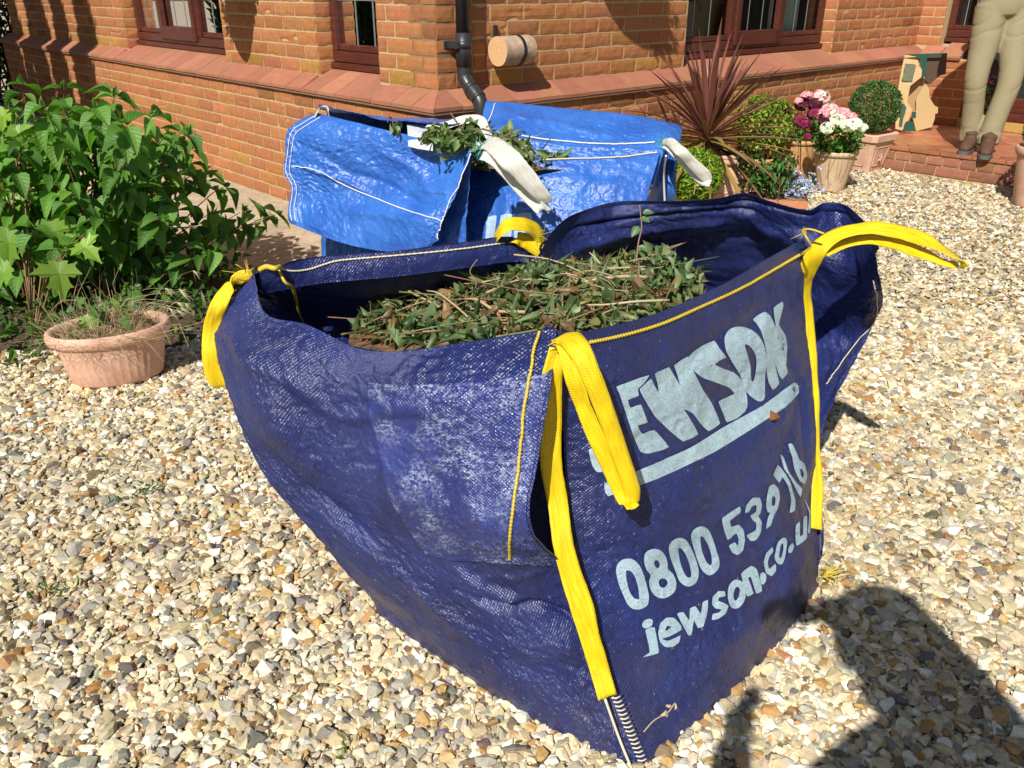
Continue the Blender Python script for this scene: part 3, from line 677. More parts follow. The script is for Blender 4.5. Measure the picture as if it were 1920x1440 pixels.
def tuft(mb, P, d, n, ln, seed, r=.0011, spread=.6):
    g = np.random.default_rng(seed)
    for i in range(n):
        v = np.array(d)+g.normal(size=3)*spread; v /= np.linalg.norm(v); k = ln*g.uniform(.5, 1.1); w = g.normal(size=3)*.3
        tube(mb, [np.array(P)+g.normal(size=3)*.003, P+v*k*.5, P+(v+w)*k], [r, r, r*.4], 5, samples=6)
# ---- the navy bag in front
A = lambda rows: np.array([[at(*p) for p in r] for r in rows])
bagA = empty('builders_bag', (.18, 1.45, 0), label='dark navy woven builders bag with yellow lifting loops and pale blue printing', cat='bulk bag')
bagR = at(1530, 1110, 0)
PLc = A([
 [(476, 514, .752), (499, 588, .695), (577, 609, .69), (677, 655, .675), (770, 656, .682), (876, 642, .705), (1045, 616, .742)],
 [(411, 602, .655), (470, 655, .645), (565, 700, .625), (665, 727, .612), (765, 738, .622), (875, 738, .650), (1034, 722, .683)],
 [(427, 725, .545), (505, 790, .53), (600, 820, .51), (690, 840, .50), (780, 850, .522), (880, 855, .558), (1013, 850, .585)],
 [(487, 868, .405), (570, 905, .395), (650, 930, .39), (730, 955, .395), (810, 972, .425), (900, 985, .458), (998, 990, .478)],
 [(598, 1002, .265), (665, 1032, .265), (735, 1055, .265), (805, 1075, .28), (885, 1088, .30), (975, 1096, .315), (1085, 1092, .305)],
 [(690, 1110, .11), (765, 1155, .12), (840, 1188, .13), (920, 1212, .14), (1000, 1232, .145), (1075, 1245, .15), (1142, 1255, .150)],
 [(712, 1152, .0), (805, 1222, .0), (900, 1290, .0), (990, 1345, .0), (1075, 1388, .0), (1145, 1420, .0), (1200, 1440, .0)]])
PL = Sheet(PLc, 270, 270, .0065, seed=2.3, keep=.05, fine=.0019, fold=((.55, .70, 1.0, .735, .010, -.016), (.62, .63, .83, .71, .015, .012), (.0, .17, .45, .24, .03, .008), (.1, .52, .55, .86, .05, .010), (.35, .26, .8, .2, .02, .007), (.55, .80, 1.0, .80, .03, .008), (.05, .42, .35, .60, .03, -.007)))
PFc = A([
 [(1046, 622, .750), (1120, 617, .742), (1240, 584, .735), (1355, 533, .735), (1430, 490, .742), (1508, 447, .752)],
 [(1052, 740, .640), (1140, 735, .636), (1250, 700, .632), (1360, 650, .628), (1440, 610, .622), (1508, 572, .615)],
 [(1057, 860, .520), (1160, 862, .512), (1270, 825, .500), (1380, 775, .490), (1455, 735, .478), (1516, 695, .462)],
 [(1063, 985, .405), (1170, 985, .396), (1290, 950, .380), (1400, 900, .360), (1470, 862, .345), (1524, 822, .330)],
 [(1093, 1115, .285), (1190, 1110, .270), (1300, 1070, .252), (1410, 1020, .230), (1482, 975, .215), (1527, 930, .205)],
 [(1142, 1265, .140), (1240, 1258, .120), (1340, 1212, .110), (1430, 1150, .105), (1500, 1080, .100), (1533, 1035, .095)],
 [(1200, 1440, .0), (1275, 1385, .0), (1355, 1318, .0), (1430, 1240, .0), (1492, 1168, .0), (1536, 1106, .0)]])
PF = Sheet(PFc, 240, 220, .0048, seed=9.1, keep=.04, fine=.0013, flip=False, fold=((.12, .56, 1, .33, .05, .007), (.88, .12, .95, .62, .022, -.008), (.7, .55, 1, .30, .02, -.004), (.1, .62, .75, .52, .03, .004), (.2, .88, 1, .78, .04, .008), (.3, .18, .9, .10, .03, -.006), (.05, .30, .30, .26, .02, .006)))
M_navy2 = fabric('doubled_navy_painted_glints', (.014, .022, .120), (.026, .042, .200), rough=.30, wstr=.40, dirt_amt=.2, facet=.62)  # doubled layer; base lightened to paint in some of the sun sheen
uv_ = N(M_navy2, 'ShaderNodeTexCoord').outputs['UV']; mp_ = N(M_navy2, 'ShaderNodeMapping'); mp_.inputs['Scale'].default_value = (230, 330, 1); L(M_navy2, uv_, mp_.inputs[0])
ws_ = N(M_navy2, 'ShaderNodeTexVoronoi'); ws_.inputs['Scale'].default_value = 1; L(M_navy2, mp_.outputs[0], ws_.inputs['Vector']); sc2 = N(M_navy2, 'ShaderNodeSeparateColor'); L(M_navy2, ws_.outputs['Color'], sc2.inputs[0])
big_ = ramp(M_navy2, noise_(M_navy2, uv_, 11, 5, .7), [(.45, (0, 0, 0)), (.62, (1, 1, 1))]); glint_msk = math_(M_navy2, 'MULTIPLY', ramp(M_navy2, sc2.outputs[0], [(.35, (0, 0, 0)), (.8, (1, 1, 1))]), big_)
L(M_navy2, mixc(M_navy2, base_of(M_navy2), (.42, .48, .62), math_(M_navy2, 'MULTIPLY', glint_msk, .58)), PB(M_navy2).inputs['Base Color'])  # pale flecks painted into the colour stand in for sun glints on the weave
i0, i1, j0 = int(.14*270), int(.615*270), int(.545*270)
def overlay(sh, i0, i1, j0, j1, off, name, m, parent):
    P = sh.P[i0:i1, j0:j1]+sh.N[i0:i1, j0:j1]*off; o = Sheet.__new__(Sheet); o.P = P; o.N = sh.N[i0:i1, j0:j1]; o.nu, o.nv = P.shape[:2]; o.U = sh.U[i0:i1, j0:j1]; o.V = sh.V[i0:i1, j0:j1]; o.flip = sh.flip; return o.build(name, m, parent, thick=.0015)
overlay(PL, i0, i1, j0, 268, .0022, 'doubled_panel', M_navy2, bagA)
PL.build('side_panel', M_navy, bagA); PF.build('side_panel', M_navy, bagA)
LT = at(476, 514, .752); LBq = at(712, 1152, 0); BB = np.array([.144, 1.878, 0])
# far left side, seen from inside
BLc = np.array([
 [at(480, 512, .752), at(530, 497, .756), at(568, 486, .757), at(628, 479, .757), at(734, 471, .757), at(858, 456, .757), at(943, 444, .756), at(966, 456, .735), at(985, 474, .712), at(1012, 462, .735)],
 [at(480, 556, .690), at(530, 552, .690), at(580, 545, .690), at(640, 540, .688), at(745, 530, .688), at(862, 515, .686), at(945, 505, .684), at(972, 510, .680), at(992, 520, .672), at(1020, 515, .670)],
 [at(478, 645, .56), at(560, 632, .56), at(625, 625, .56), at(685, 612, .56), at(780, 600, .56), at(885, 585, .56), at(960, 575, .56), at(985, 570, .56), at(1010, 570, .56), at(1035, 570, .56)],
 [at(585, 985, .3)+np.array([.012, .04, 0]), np.array([-.38, 1.50, .3]), np.array([-.31, 1.54, .3]), np.array([-.24, 1.60, .3]), np.array([-.14, 1.68, .3]), np.array([-.04, 1.75, .3]), np.array([.04, 1.81, .3]), np.array([.08, 1.83, .3]), np.array([.11, 1.85, .3]), np.array([.14, 1.87, .3])],
 [at(716, 1150, 0)+np.array([.014, .03, 0]), np.array([-.25, 1.475, 0]), np.array([-.22, 1.51, 0]), np.array([-.16, 1.57, 0]), np.array([-.08, 1.64, 0]), np.array([0, 1.72, 0]), np.array([.06, 1.78, 0]), np.array([.09, 1.81, 0]), np.array([.12, 1.85, 0]), np.array([.144, 1.878, 0])]])
BL = Sheet(BLc, 150, 170, .006, seed=5.7, flip=True, keep=.06, fold=((.5, .2, .95, .28, .03, .010), (.1, .3, .5, .42, .03, .008)))
BL.build('side_panel', M_navy, bagA)
# far right side: leans out, its loose edge hangs past the right-hand corner
BRc = np.array([
 [at(1012, 460, .74), at(1055, 416, .757), at(1089, 397, .762), at(1149, 379, .768), at(1205, 377, .772), at(1272, 377, .772), at(1347, 373, .774), at(1396, 363, .780), at(1444, 378, .770), at(1513, 394, .758), at(1546, 380, .765), at(1582, 384, .764), at(1616, 412, .757), at(1634, 444, .750), at(1646, 462, .742)],
 [at(1022, 492, .70), at(1066, 445, .718), at(1098, 428, .722), at(1155, 415, .726), at(1210, 411, .728), at(1275, 408, .730), at(1345, 404, .730), at(1396, 397, .734), at(1446, 408, .728), at(1512, 428, .712), at(1545, 425, .712), at(1580, 430, .706), at(1608, 455, .70), at(1622, 478, .70), at(1636, 488, .700)],
 [at(1032, 530, .65), at(1080, 490, .66), at(1112, 472, .664), at(1165, 455, .668), at(1218, 446, .670), at(1280, 440, .672), at(1345, 438, .672), at(1400, 436, .672), at(1450, 448, .668), at(1515, 480, .648), at(1548, 490, .64), at(1585, 505, .632), at(1612, 525, .63), at(1630, 540, .632), at(1648, 545, .635)],
 [at(1050, 580, .56), at(1098, 550, .56), at(1130, 535, .56), at(1180, 515, .56), at(1230, 505, .56), at(1290, 500, .56), at(1350, 500, .56), at(1405, 502, .56), at(1455, 515, .55), at(1520, 552, .53), at(1552, 566, .525), at(1588, 580, .525), at(1615, 588, .53), at(1632, 588, .54), at(1652, 585, .55)],
 [at(1085, 650, .42), at(1130, 625, .42), at(1160, 612, .42), at(1208, 595, .42), at(1255, 588, .42), at(1310, 584, .42), at(1365, 585, .42), at(1415, 592, .42), at(1462, 605, .42), at(1520, 640, .405), at(1545, 650, .405), at(1570, 656, .41), at(1590, 655, .42), at(1603, 650, .435), at(1620, 642, .45)],
 [np.array(p) for p in ((.145, 1.88, .22), (.19, 1.86, .22), (.22, 1.84, .22), (.27, 1.80, .22), (.32, 1.77, .22), (.38, 1.72, .22), (.44, 1.68, .22), (.50, 1.65, .22), (.57, 1.62, .22), (.66, 1.60, .28), (.68, 1.62, .29), (.69, 1.64, .30), (.70, 1.66, .31), (.71, 1.67, .32), (.725, 1.69, .325))],
 [np.array(p) for p in ((.144, 1.878, 0), (.19, 1.85, 0), (.22, 1.83, 0), (.27, 1.79, 0), (.32, 1.75, 0), (.38, 1.70, 0), (.44, 1.66, 0), (.50, 1.62, 0), (.57, 1.57, 0), (.66, 1.50, 0), (.672, 1.497, .02), (.676, 1.498, .04), (.68, 1.50, .06), (.683, 1.505, .08), (.686, 1.51, .10))]])
BRs = Sheet(BRc, 190, 280, .0085, seed=14.2, fine=.0020, flip=True, keep=.03, freq=6, fold=((.08, .15, .55, .17, .022, .016), (.05, .30, .5, .27, .03, -.014), (.12, .42, .62, .36, .03, .014), (.45, .18, .62, .36, .03, -.010), (.30, .08, .9, .06, .02, .008), (.74, .5, .86, .25, .02, .010)))
BRs.build('side_panel', M_navy, bagA)
def closer(Aa, Bb, seed, name='gusset'):
    zs = [p[2] for p in Aa]; q = np.array(Bb)[np.argsort([p[2] for p in Bb])]; B2 = np.array([[np.interp(z, q[:, 2], q[:, k]) for k in range(3)] for z in zs]); A2 = np.array(Aa)
    Sheet(np.stack([A2, (A2+B2)/2+(0, .012, 0), B2], 1), 90, 24, .003, seed=seed).build(name, M_navy, bagA)
closer(PLc[:, 0], BLc[:, 0], 1.5); closer(BLc[:, -1], BRc[:, 0], 2.5)
# corner gusset between the loose flap and the printed side
GS = Sheet(np.array([[at(1018, 632, .735)+np.array([0, .03, 0]), at(1034, 632, .735)+np.array([0, .05, 0]), at(1054, 640, .735)+np.array([0, .012, 0])],
 [at(1000, 760, .62)+np.array([0, .05, 0]), at(1030, 760, .62)+np.array([0, .07, 0]), at(1060, 760, .62)+np.array([0, .015, 0])],
 [at(985, 900, .50)+np.array([0, .06, 0]), at(1030, 900, .50)+np.array([0, .08, 0]), at(1064, 900, .48)+np.array([0, .015, 0])],
 [at(975, 1020, .385)+np.array([0, .04, 0]), at(1030, 1020, .385)+np.array([0, .06, 0]), at(1074, 1030, .36)+np.array([0, .012, 0])],
 [at(990, 1092, .300)+np.array([0, .004, 0]), at(1040, 1095, .300)+np.array([0, .008, 0]), at(1095, 1105, .290)+np.array([0, .004, 0])]]), 60, 20, .004, seed=3)
GS.build('gusset', M_navy, bagA)
bot = mk('base_panel', [tuple(at(712, 1152, .004)), tuple(at(1200, 1436, .004)), tuple(at(1534, 1108, .004)), tuple(BB+[0, 0, .004])], [np.array([[0, 1, 2, 3]])], M_navy, bagA)
# turned-in hem on the far left rim
HM = Sheet(np.array([[BLc[0][i]+np.array([.010, -.012, .004]) for i in range(9)],
 [BLc[0][i]*.7+BLc[1][i]*.3+np.array([.016, -.022, 0]) for i in range(9)],
 [BLc[0][i]*.35+BLc[1][i]*.65+np.array([.018, -.026, 0]) for i in range(9)]]), 40, 170, .003, seed=8.8, flip=True, fine=.001)
HM.build('hem', M_navy, bagA)
# stitching
PL.stitch('stitching', [(1013, 624), (1003, 660), (994, 710), (984, 770), (978, 830), (972, 890), (965, 950), (958, 1000), (956, 1045)], M_thr, bagA, r=.0026, lift=.0046)
PF.stitch('stitching', [(1104, 642), (1170, 628), (1243, 606), (1310, 577), (1385, 543), (1440, 512), (1482, 487), (1506, 474)], M_thr, bagA, r=.0028)
HM.stitch('stitching', [(524, 502), (545, 508), (580, 505), (630, 490), (700, 483), (800, 474), (880, 465), (944, 456)], M_thw, bagA, r=.0018)
BRs.stitch('stitching', [(1640, 525), (1645, 565), (1640, 600), (1610, 640), (1580, 680), (1550, 722)], M_thw, bagA, r=.0014)
e = MB(); tube(e, [at(522, 504, .755), at(534, 528, .735), at(549, 540, .715), at(556, 566, .67), at(562, 590, .63), at(570, 606, .60)], [.0026, .003, .0035, .003, .002, .002], 7, samples=40)
tube(e, [at(487, 506, .757), at(500, 500, .765), at(515, 503, .765), at(525, 500, .762)], .005, 8, samples=20); e.build('cord', M_thr, bagA, smooth=True)
zz = MB()      # zigzag overlock down the front corner under the strap
for k in range(17):
    f = k/17; c = np.array([1143+f*55, 1298+f*132]); z = .128*(1-f)+.002
    p = at(c[0]+2, c[1], z)+np.array([0, -.012, .0]); q = at(c[0]+19, c[1]-3, z)+np.array([0, -.012, 0]); tube(zz, [p, (p+q)/2+np.array([0, -.003, 0]), q], .0016, 5, samples=5)
tube(zz, [at(1133, 1300, .128)+np.array([0, -.012, 0]), at(1160, 1375, .055)+np.array([0, -.012, 0]), at(1185, 1440, .0)+np.array([0, -.012, 0.004])], .0026, 6, samples=20)
zz.build('overlock', M_thw, bagA, smooth=True)
# lifting loops: webbing running down each corner seam, then up into the loop
YF = np.array([0, -1, 0.])
def pxs(l, dy=0, dz=0): return np.array([at(*p)+np.array([0, dy, dz]) for p in l])
loopF = empty_ = None
ribbon('lifting_loop', pxs([(1044, 642, .735), (1033, 700, .685), (1030, 780, .605), (1032, 860, .53), (1044, 930, .462), (1053, 1000, .408), (1068, 1060, .352), (1088, 1120, .296), (1104, 1180, .236), (1122, 1240, .176), (1136, 1290, .134)], -.020), [.026, .034, .038, .036, .034, .034, .036, .040, .034, .034, .034], (1, .25, 0), M_yel, bagA, cup=.002)
ribbon('lifting_loop', pxs([(1046, 624, .752), (1062, 620, .765), (1082, 640, .765), (1105, 690, .730), (1133, 762, .665), (1160, 840, .590), (1182, 905, .525), (1184, 930, .500)], -.02), [.030, .036, .034, .030, .028, .027, .026, .022], [(1, -.1, .4), (1, 0, .5), (1, 0, .2), (1, .1, 0), (1, .1, 0), (1, .1, 0), (1, .1, 0), (1, .1, 0)], M_yel, bagA, cup=-.004)
ribbon('lifting_loop', pxs([(1046, 632, .748), (1058, 640, .750), (1073, 690, .712), (1093, 745, .660), (1117, 805, .606), (1144, 865, .549), (1168, 915, .503), (1182, 934, .497)], -.03), [.02, .022, .026, .026, .027, .027, .026, .022], [(1, -.1, .3), (1, 0, .3), (1, -.2, 0), (1, -.3, 0), (1, -.3, 0), (1, -.3, 0), (1, -.3, 0), (1, -.1, 0)], M_yel, bagA, cup=.004)
ribbon('lifting_loop', pxs([(1527, 985, .170), (1528, 900, .240), (1523, 830, .310), (1520, 760, .385), (1516, 680, .465), (1510, 600, .555), (1502, 540, .635), (1512, 500, .695), (1532, 462, .745), (1570, 435, .775), (1630, 424, .792), (1690, 434, .795), (1745, 455, .790), (1790, 482, .772), (1804, 497, .760)], -.014), [.026, .028, .030, .034, .036, .036, .038, .038, .037, .036, .034, .032, .029, .025, .020], [(1, .3, 0)]*7+[(1, 0, -.2), (.5, -.8, -.5), (0, -1, -.5), (0, -1, -.45), (0, -1, -.4), (0, -1, -.3), (.2, -1, -.2), (.3, -1, 0)], M_yel, bagA, n=120)
ribbon('lifting_loop', pxs([(1804, 499, .758), (1785, 500, .760), (1740, 482, .768), (1690, 462, .772), (1640, 452, .768), (1590, 462, .752), (1550, 480, .735)], .02), [.018, .022, .026, .028, .030, .03, .03], (0, -1, -.35), M_yel, bagA)
ribbon('lifting_loop', pxs([(470, 517, .748), (448, 524, .742), (425, 545, .722), (405, 580, .69), (394, 620, .645), (392, 665, .60), (398, 705, .555), (412, 728, .525), (430, 722, .52)], .012), [.016, .026, .030, .030, .032, .034, .036, .032, .02], [(.4, 0, .9), (.5, 0, .8), (.8, 0, .5), (1, .1, .2), (1, .2, 0), (1, .2, 0), (1, .2, 0), (1, .2, 0), (1, .2, 0)], M_yel, bagA)
ribbon('lifting_loop', pxs([(1016, 462, .735), (1008, 440, .762), (985, 425, .785), (958, 424, .79), (938, 438, .775), (928, 455, .745), (925, 480, .70)], .015), .036, [(.2, .6, .8)]*2+[(0, .8, .5)]*5, M_yel, bagA)
ribbon('lifting_loop', pxs([(1014, 470, .725), (1000, 462, .735), (985, 452, .748), (968, 448, .755), (955, 455, .74)], .0), .030, [(.5, .2, .8), (.6, .3, .8), (.7, .5, .5), (.7, .6, .3), (.7, .6, .3)], M_yel, bagA)
TF = []
def tft(*a):
    m_ = MB(); tuft(m_, *a); TF.append(m_)
tft(at(468, 514, .755), (-.5, 0, .7), 9, .028, 3, .0008); tft(at(1046, 632, .755)+np.array([0, -.01, 0]), (0, -.3, -.8), 12, .018, 4); tft(at(1012, 442, .765), (.3, 0, .6), 8, .022, 5, .0008)
tft(at(1534, 1075, .03)+np.array([.01, -.01, 0]), (.8, -.2, .2), 22, .045, 6, .0014); tft(at(1508, 436, .775), (-.5, 0, .3), 5, .02, 8, .0008); [m_.build('frayed_thread', M_thr, bagA, smooth=True) for m_ in TF]
e = MB(); tube(e, [at(1506, 474, .748), at(1520, 462, .765), at(1512, 445, .785), at(1505, 432, .79), at(1520, 430, .79), at(1545, 438, .785)], .0022, 6, samples=40); e.build('cord', M_thr, bagA, smooth=True)
# ---- printing on the front
M_print = mat('pale_blue_print', (.42, .56, .60), .55, .3)
pv = noise_(M_print, coord(M_print), 260, 5, .8); pv2 = noise_(M_print, coord(M_print), 18, 4, .6)
L(M_print, mixc(M_print, mixc(M_print, (.44, .58, .61), (.30, .42, .50), pv2), (.045, .055, .19), ramp(M_print, pv, [(.50, (0, 0, 0)), (.68, (.8, .8, .8))])), PB(M_print).inputs['Base Color'])
def _q(o, s, pts): return [(o[0]+x/s, o[1]+y/s) for x, y in pts]
QA = lambda p: _q((1100, 700), 6.0, p)
QB = lambda p: _q((1280, 560), 3.967, p)
QC = lambda p: _q((1140, 960), 3.4, p)
QD = lambda p: _q((1340, 820), 3.4, p)
GL = [  # outline, holes, rounded
 (QA([(110, 330), (215, 290), (330, 640), (400, 900), (360, 1020), (250, 1090), (120, 1110), (60, 1030), (25, 860), (115, 822), (150, 900), (200, 880), (210, 800), (130, 500)]), [], 0),
 (QA([(330, 150), (460, 100), (590, 50), (700, 20), (640, 110), (570, 175), (580, 250), (460, 300), (490, 385), (605, 350), (680, 550), (570, 585), (620, 680), (755, 635), (920, 830), (700, 900), (600, 880), (520, 700), (420, 400), (370, 240)]), [], 0),
 (QA([(590, 175), (650, 120), (720, 60), (760, 140), (805, 215), (790, 110), (765, 0), (920, -70), (970, 10), (1045, 130), (1000, -30), (975, -95), (1136, -192), (1200, -20), (1300, 180), (1400, 330), (1496, 562), (1365, 650), (1270, 560), (1190, 450), (1090, 400), (1150, 500), (1250, 685), (1080, 765), (900, 620), (760, 480), (660, 320), (610, 230)]), [], 0),
 (QB([(40, 440), (70, 400), (130, 355), (230, 312), (270, 370), (320, 435), (280, 455), (235, 490), (300, 520), (380, 550), (430, 600), (470, 700), (480, 790), (460, 840), (400, 890), (325, 918), (300, 860), (262, 765), (320, 735), (382, 705), (340, 660), (250, 625), (150, 590), (90, 545), (50, 490)]), [], 0),
 (QB([(310, 290), (330, 245), (370, 215), (430, 208), (490, 225), (545, 260), (590, 320), (615, 400), (625, 470), (610, 560), (608, 650), (605, 740), (570, 765), (520, 740), (470, 690), (440, 620), (420, 560), (370, 480), (325, 400), (310, 340)]), [QB([(458, 345), (490, 350), (530, 400), (545, 460), (540, 540), (520, 618), (505, 590), (500, 500), (480, 420)])], 1),
 (QB([(518, 155), (560, 120), (610, 98), (650, 130), (690, 215), (672, 70), (740, 22), (745, 60), (712, 190), (760, 270), (775, 350), (770, 440), (765, 490), (778, 550), (740, 598), (715, 570), (680, 470), (715, 630), (668, 680), (635, 620), (620, 540), (625, 440), (608, 340), (580, 240), (545, 185)]), [], 0),
 ([(1133, 906), (1180, 888), (1225, 870), (1300, 836), (1355, 801), (1430, 760), (1488, 717), (1496, 724), (1497, 737), (1471, 764), (1411, 803), (1340, 847), (1280, 876), (1233, 897), (1140, 930)], [], 0),
 (QC([(50, 370), (65, 325), (100, 298), (150, 298), (195, 335), (225, 400), (245, 470), (258, 540), (250, 590), (215, 615), (165, 618), (125, 590), (95, 530), (65, 450)]), [QC([(112, 385), (130, 372), (160, 395), (185, 460), (197, 545), (185, 555), (160, 545), (130, 490)])], 1),
 (QC([(228, 290), (240, 255), (280, 235), (325, 240), (360, 275), (378, 330), (378, 360), (415, 400), (432, 450), (425, 500), (390, 535), (345, 550), (300, 535), (268, 490), (260, 440), (268, 400), (245, 370), (230, 330)]), [QC([(292, 315), (310, 305), (325, 325), (325, 350), (308, 355), (295, 340)]), QC([(320, 440), (345, 422), (372, 435), (375, 460), (355, 482), (330, 475)])], 1),
 (QC([(385, 225), (405, 185), (450, 163), (495, 180), (530, 235), (560, 310), (575, 380), (565, 440), (530, 470), (490, 470), (450, 435), (425, 370), (395, 290)]), [QC([(445, 240), (462, 230), (490, 265), (515, 330), (528, 400), (515, 418), (490, 400), (460, 330)])], 1),
 (QC([(527, 150), (545, 110), (590, 90), (635, 110), (665, 170), (690, 250), (708, 320), (695, 370), (650, 403), (615, 390), (585, 350), (560, 280), (535, 200)]), [QC([(585, 165), (600, 155), (625, 190), (650, 250), (660, 320), (645, 338), (620, 310), (595, 240)])], 1),
 (QD([(45, 515), (158, 440), (160, 480), (95, 530), (105, 570), (150, 555), (180, 590), (190, 650), (178, 720), (145, 750), (110, 735), (88, 690), (125, 670), (145, 690), (150, 650), (135, 610), (80, 655), (60, 600)]), [], 0),
 (QD([(190, 480), (200, 430), (240, 385), (285, 385), (298, 430), (290, 480), (275, 500), (297, 540), (290, 610), (260, 655), (225, 660), (200, 625), (235, 605), (260, 590), (262, 545), (240, 530), (225, 500), (262, 470), (262, 430), (235, 440), (215, 475)]), [], 0),
 (QD([(325, 440), (330, 380), (345, 310), (375, 298), (405, 330), (413, 385), (400, 450), (375, 500), (355, 560), (325, 582), (335, 520), (350, 480), (335, 475)]), [QD([(360, 395), (372, 372), (385, 390), (380, 430), (365, 440)])], 0),
 (QD([(370, 240), (400, 175), (450, 235), (480, 290), (510, 400), (510, 465), (475, 480), (485, 400), (465, 310), (430, 255), (410, 290), (385, 262)]), [], 0),
 (QD([(415, 110), (435, 125), (470, 220), (520, 290), (555, 330), (545, 380), (520, 340), (480, 260), (440, 200)]), [], 0),
 (QD([(465, 45), (490, 40), (520, 100), (535, 140), (570, 170), (588, 250), (570, 300), (535, 270), (505, 200), (490, 120)]), [QD([(540, 205), (552, 200), (565, 230), (560, 260), (545, 240)])], 0),
 (QC([(215, 715), (230, 690), (265, 680), (283, 695), (275, 725), (245, 740), (222, 735)]), [], 1),
 (QC([(235, 750), (295, 735), (322, 890), (300, 905), (220, 925), (262, 895), (258, 850)]), [], 0),
 (QC([(318, 770), (330, 710), (370, 673), (420, 675), (460, 720), (465, 750), (395, 790), (340, 808), (380, 820), (430, 800), (460, 785), (450, 830), (410, 858), (365, 860), (330, 830)]), [QC([(362, 750), (375, 725), (400, 730), (370, 757)])], 0),
 (QC([(438, 650), (478, 638), (515, 690), (520, 615), (555, 600), (590, 650), (600, 575), (635, 560), (630, 640), (605, 730), (570, 738), (545, 690), (530, 780), (508, 783)]), [], 0),
 (QC([(660, 590), (665, 540), (700, 505), (740, 505), (745, 535), (705, 545), (700, 565), (740, 580), (765, 600), (745, 650), (700, 680), (660, 688), (665, 650), (705, 640), (720, 620), (685, 615)]), [], 0),
 ([(1364, 1120), (1366, 1098), (1378, 1087), (1392, 1092), (1398, 1108), (1394, 1128), (1383, 1140), (1370, 1138)], [[(1374, 1117), (1379, 1101), (1386, 1104), (1384, 1119), (1378, 1126)]], 1),
 ([(1388.5, 1076), (1407, 1061), (1418, 1067), (1427, 1099), (1428, 1108), (1417, 1113), (1407, 1082), (1402, 1084), (1412, 1112), (1400, 1118)], [], 0),
 (QD([(285, 880), (305, 860), (325, 880), (320, 925), (295, 935)]), [], 1),
 (QD([(310, 800), (325, 740), (365, 700), (370, 730), (345, 760), (335, 800), (345, 840), (385, 805), (388, 850), (360, 885), (325, 865)]), [], 0),
 (QD([(385, 730), (400, 670), (435, 640), (458, 660), (450, 740), (430, 805), (400, 805), (380, 770)]), [QD([(408, 745), (418, 690), (432, 675), (435, 710), (425, 755), (412, 770)])], 1),
 (QD([(468, 705), (490, 675), (503, 690), (490, 730), (470, 735)]), [], 1),
 (QD([(515, 560), (540, 540), (540, 630), (560, 620), (562, 515), (585, 500), (585, 640), (555, 670), (520, 690), (512, 640)]), [], 0),
 (QD([(590, 600), (597, 540), (600, 480), (570, 400), (560, 380), (590, 430), (615, 490), (618, 550), (600, 615)]), [], 0)]
def closed(p, k=4):
    p = np.array(p, float); E = np.concatenate([p[-1:], p, p[:2]]); out = []
    for i in range(len(p)):
        a, b, c, d = E[i], E[i+1], E[i+2], E[i+3]
        for f in np.arange(k)/k: out.append(.5*((2*b)+(-a+c)*f+(2*a-5*b+4*c-d)*f*f+(-a+3*b-3*c+d)*f**3))
    return np.array(out)
def printed(sheet, glyphs, name, m, parent, lift=.0011, seg=9.0):
    out = MB()
    for outer, holes, rnd in glyphs:
        bm = bmesh.new(); es = []
        for lp in [outer]+holes:
            lp = closed(lp) if rnd else closed(lp, 3)*.35+.65*np.concatenate([[np.array(a)*(1-f)+np.array(b)*f for f in (0, 1/3, 2/3)] for a, b in zip(lp, lp[1:]+lp[:1])])
            vs = [bm.verts.new((x, y, 0)) for x, y in lp]; es += [bm.edges.new((vs[i], vs[(i+1) % len(vs)])) for i in range(len(vs))]
        bmesh.ops.triangle_fill(bm, edges=es, use_beauty=True, use_dissolve=False)
        for _ in range(6):
            lg_ = [e for e in bm.edges if e.calc_length() > seg]
            if not lg_: break
            bmesh.ops.subdivide_edges(bm, edges=lg_, cuts=1); bmesh.ops.triangulate(bm, faces=[f for f in bm.faces if len(f.verts) > 3])
        bm.verts.index_update(); P = sheet.find(np.array([v.co[:2] for v in bm.verts]), lift)
        F = np.array([[v.index for v in f.verts] for f in bm.faces]); v = P[F]; n = np.cross(v[:, 1]-v[:, 0], v[:, 2]-v[:, 0])
        bad = (n*(EYE-v[:, 0])).sum(1) < 0; F[bad] = F[bad][:, ::-1]; out.add(P, F); bm.free()
    return out.build(name, m, parent, smooth=True)
printed(PF, GL, 'printed_lettering', M_print, bagA)
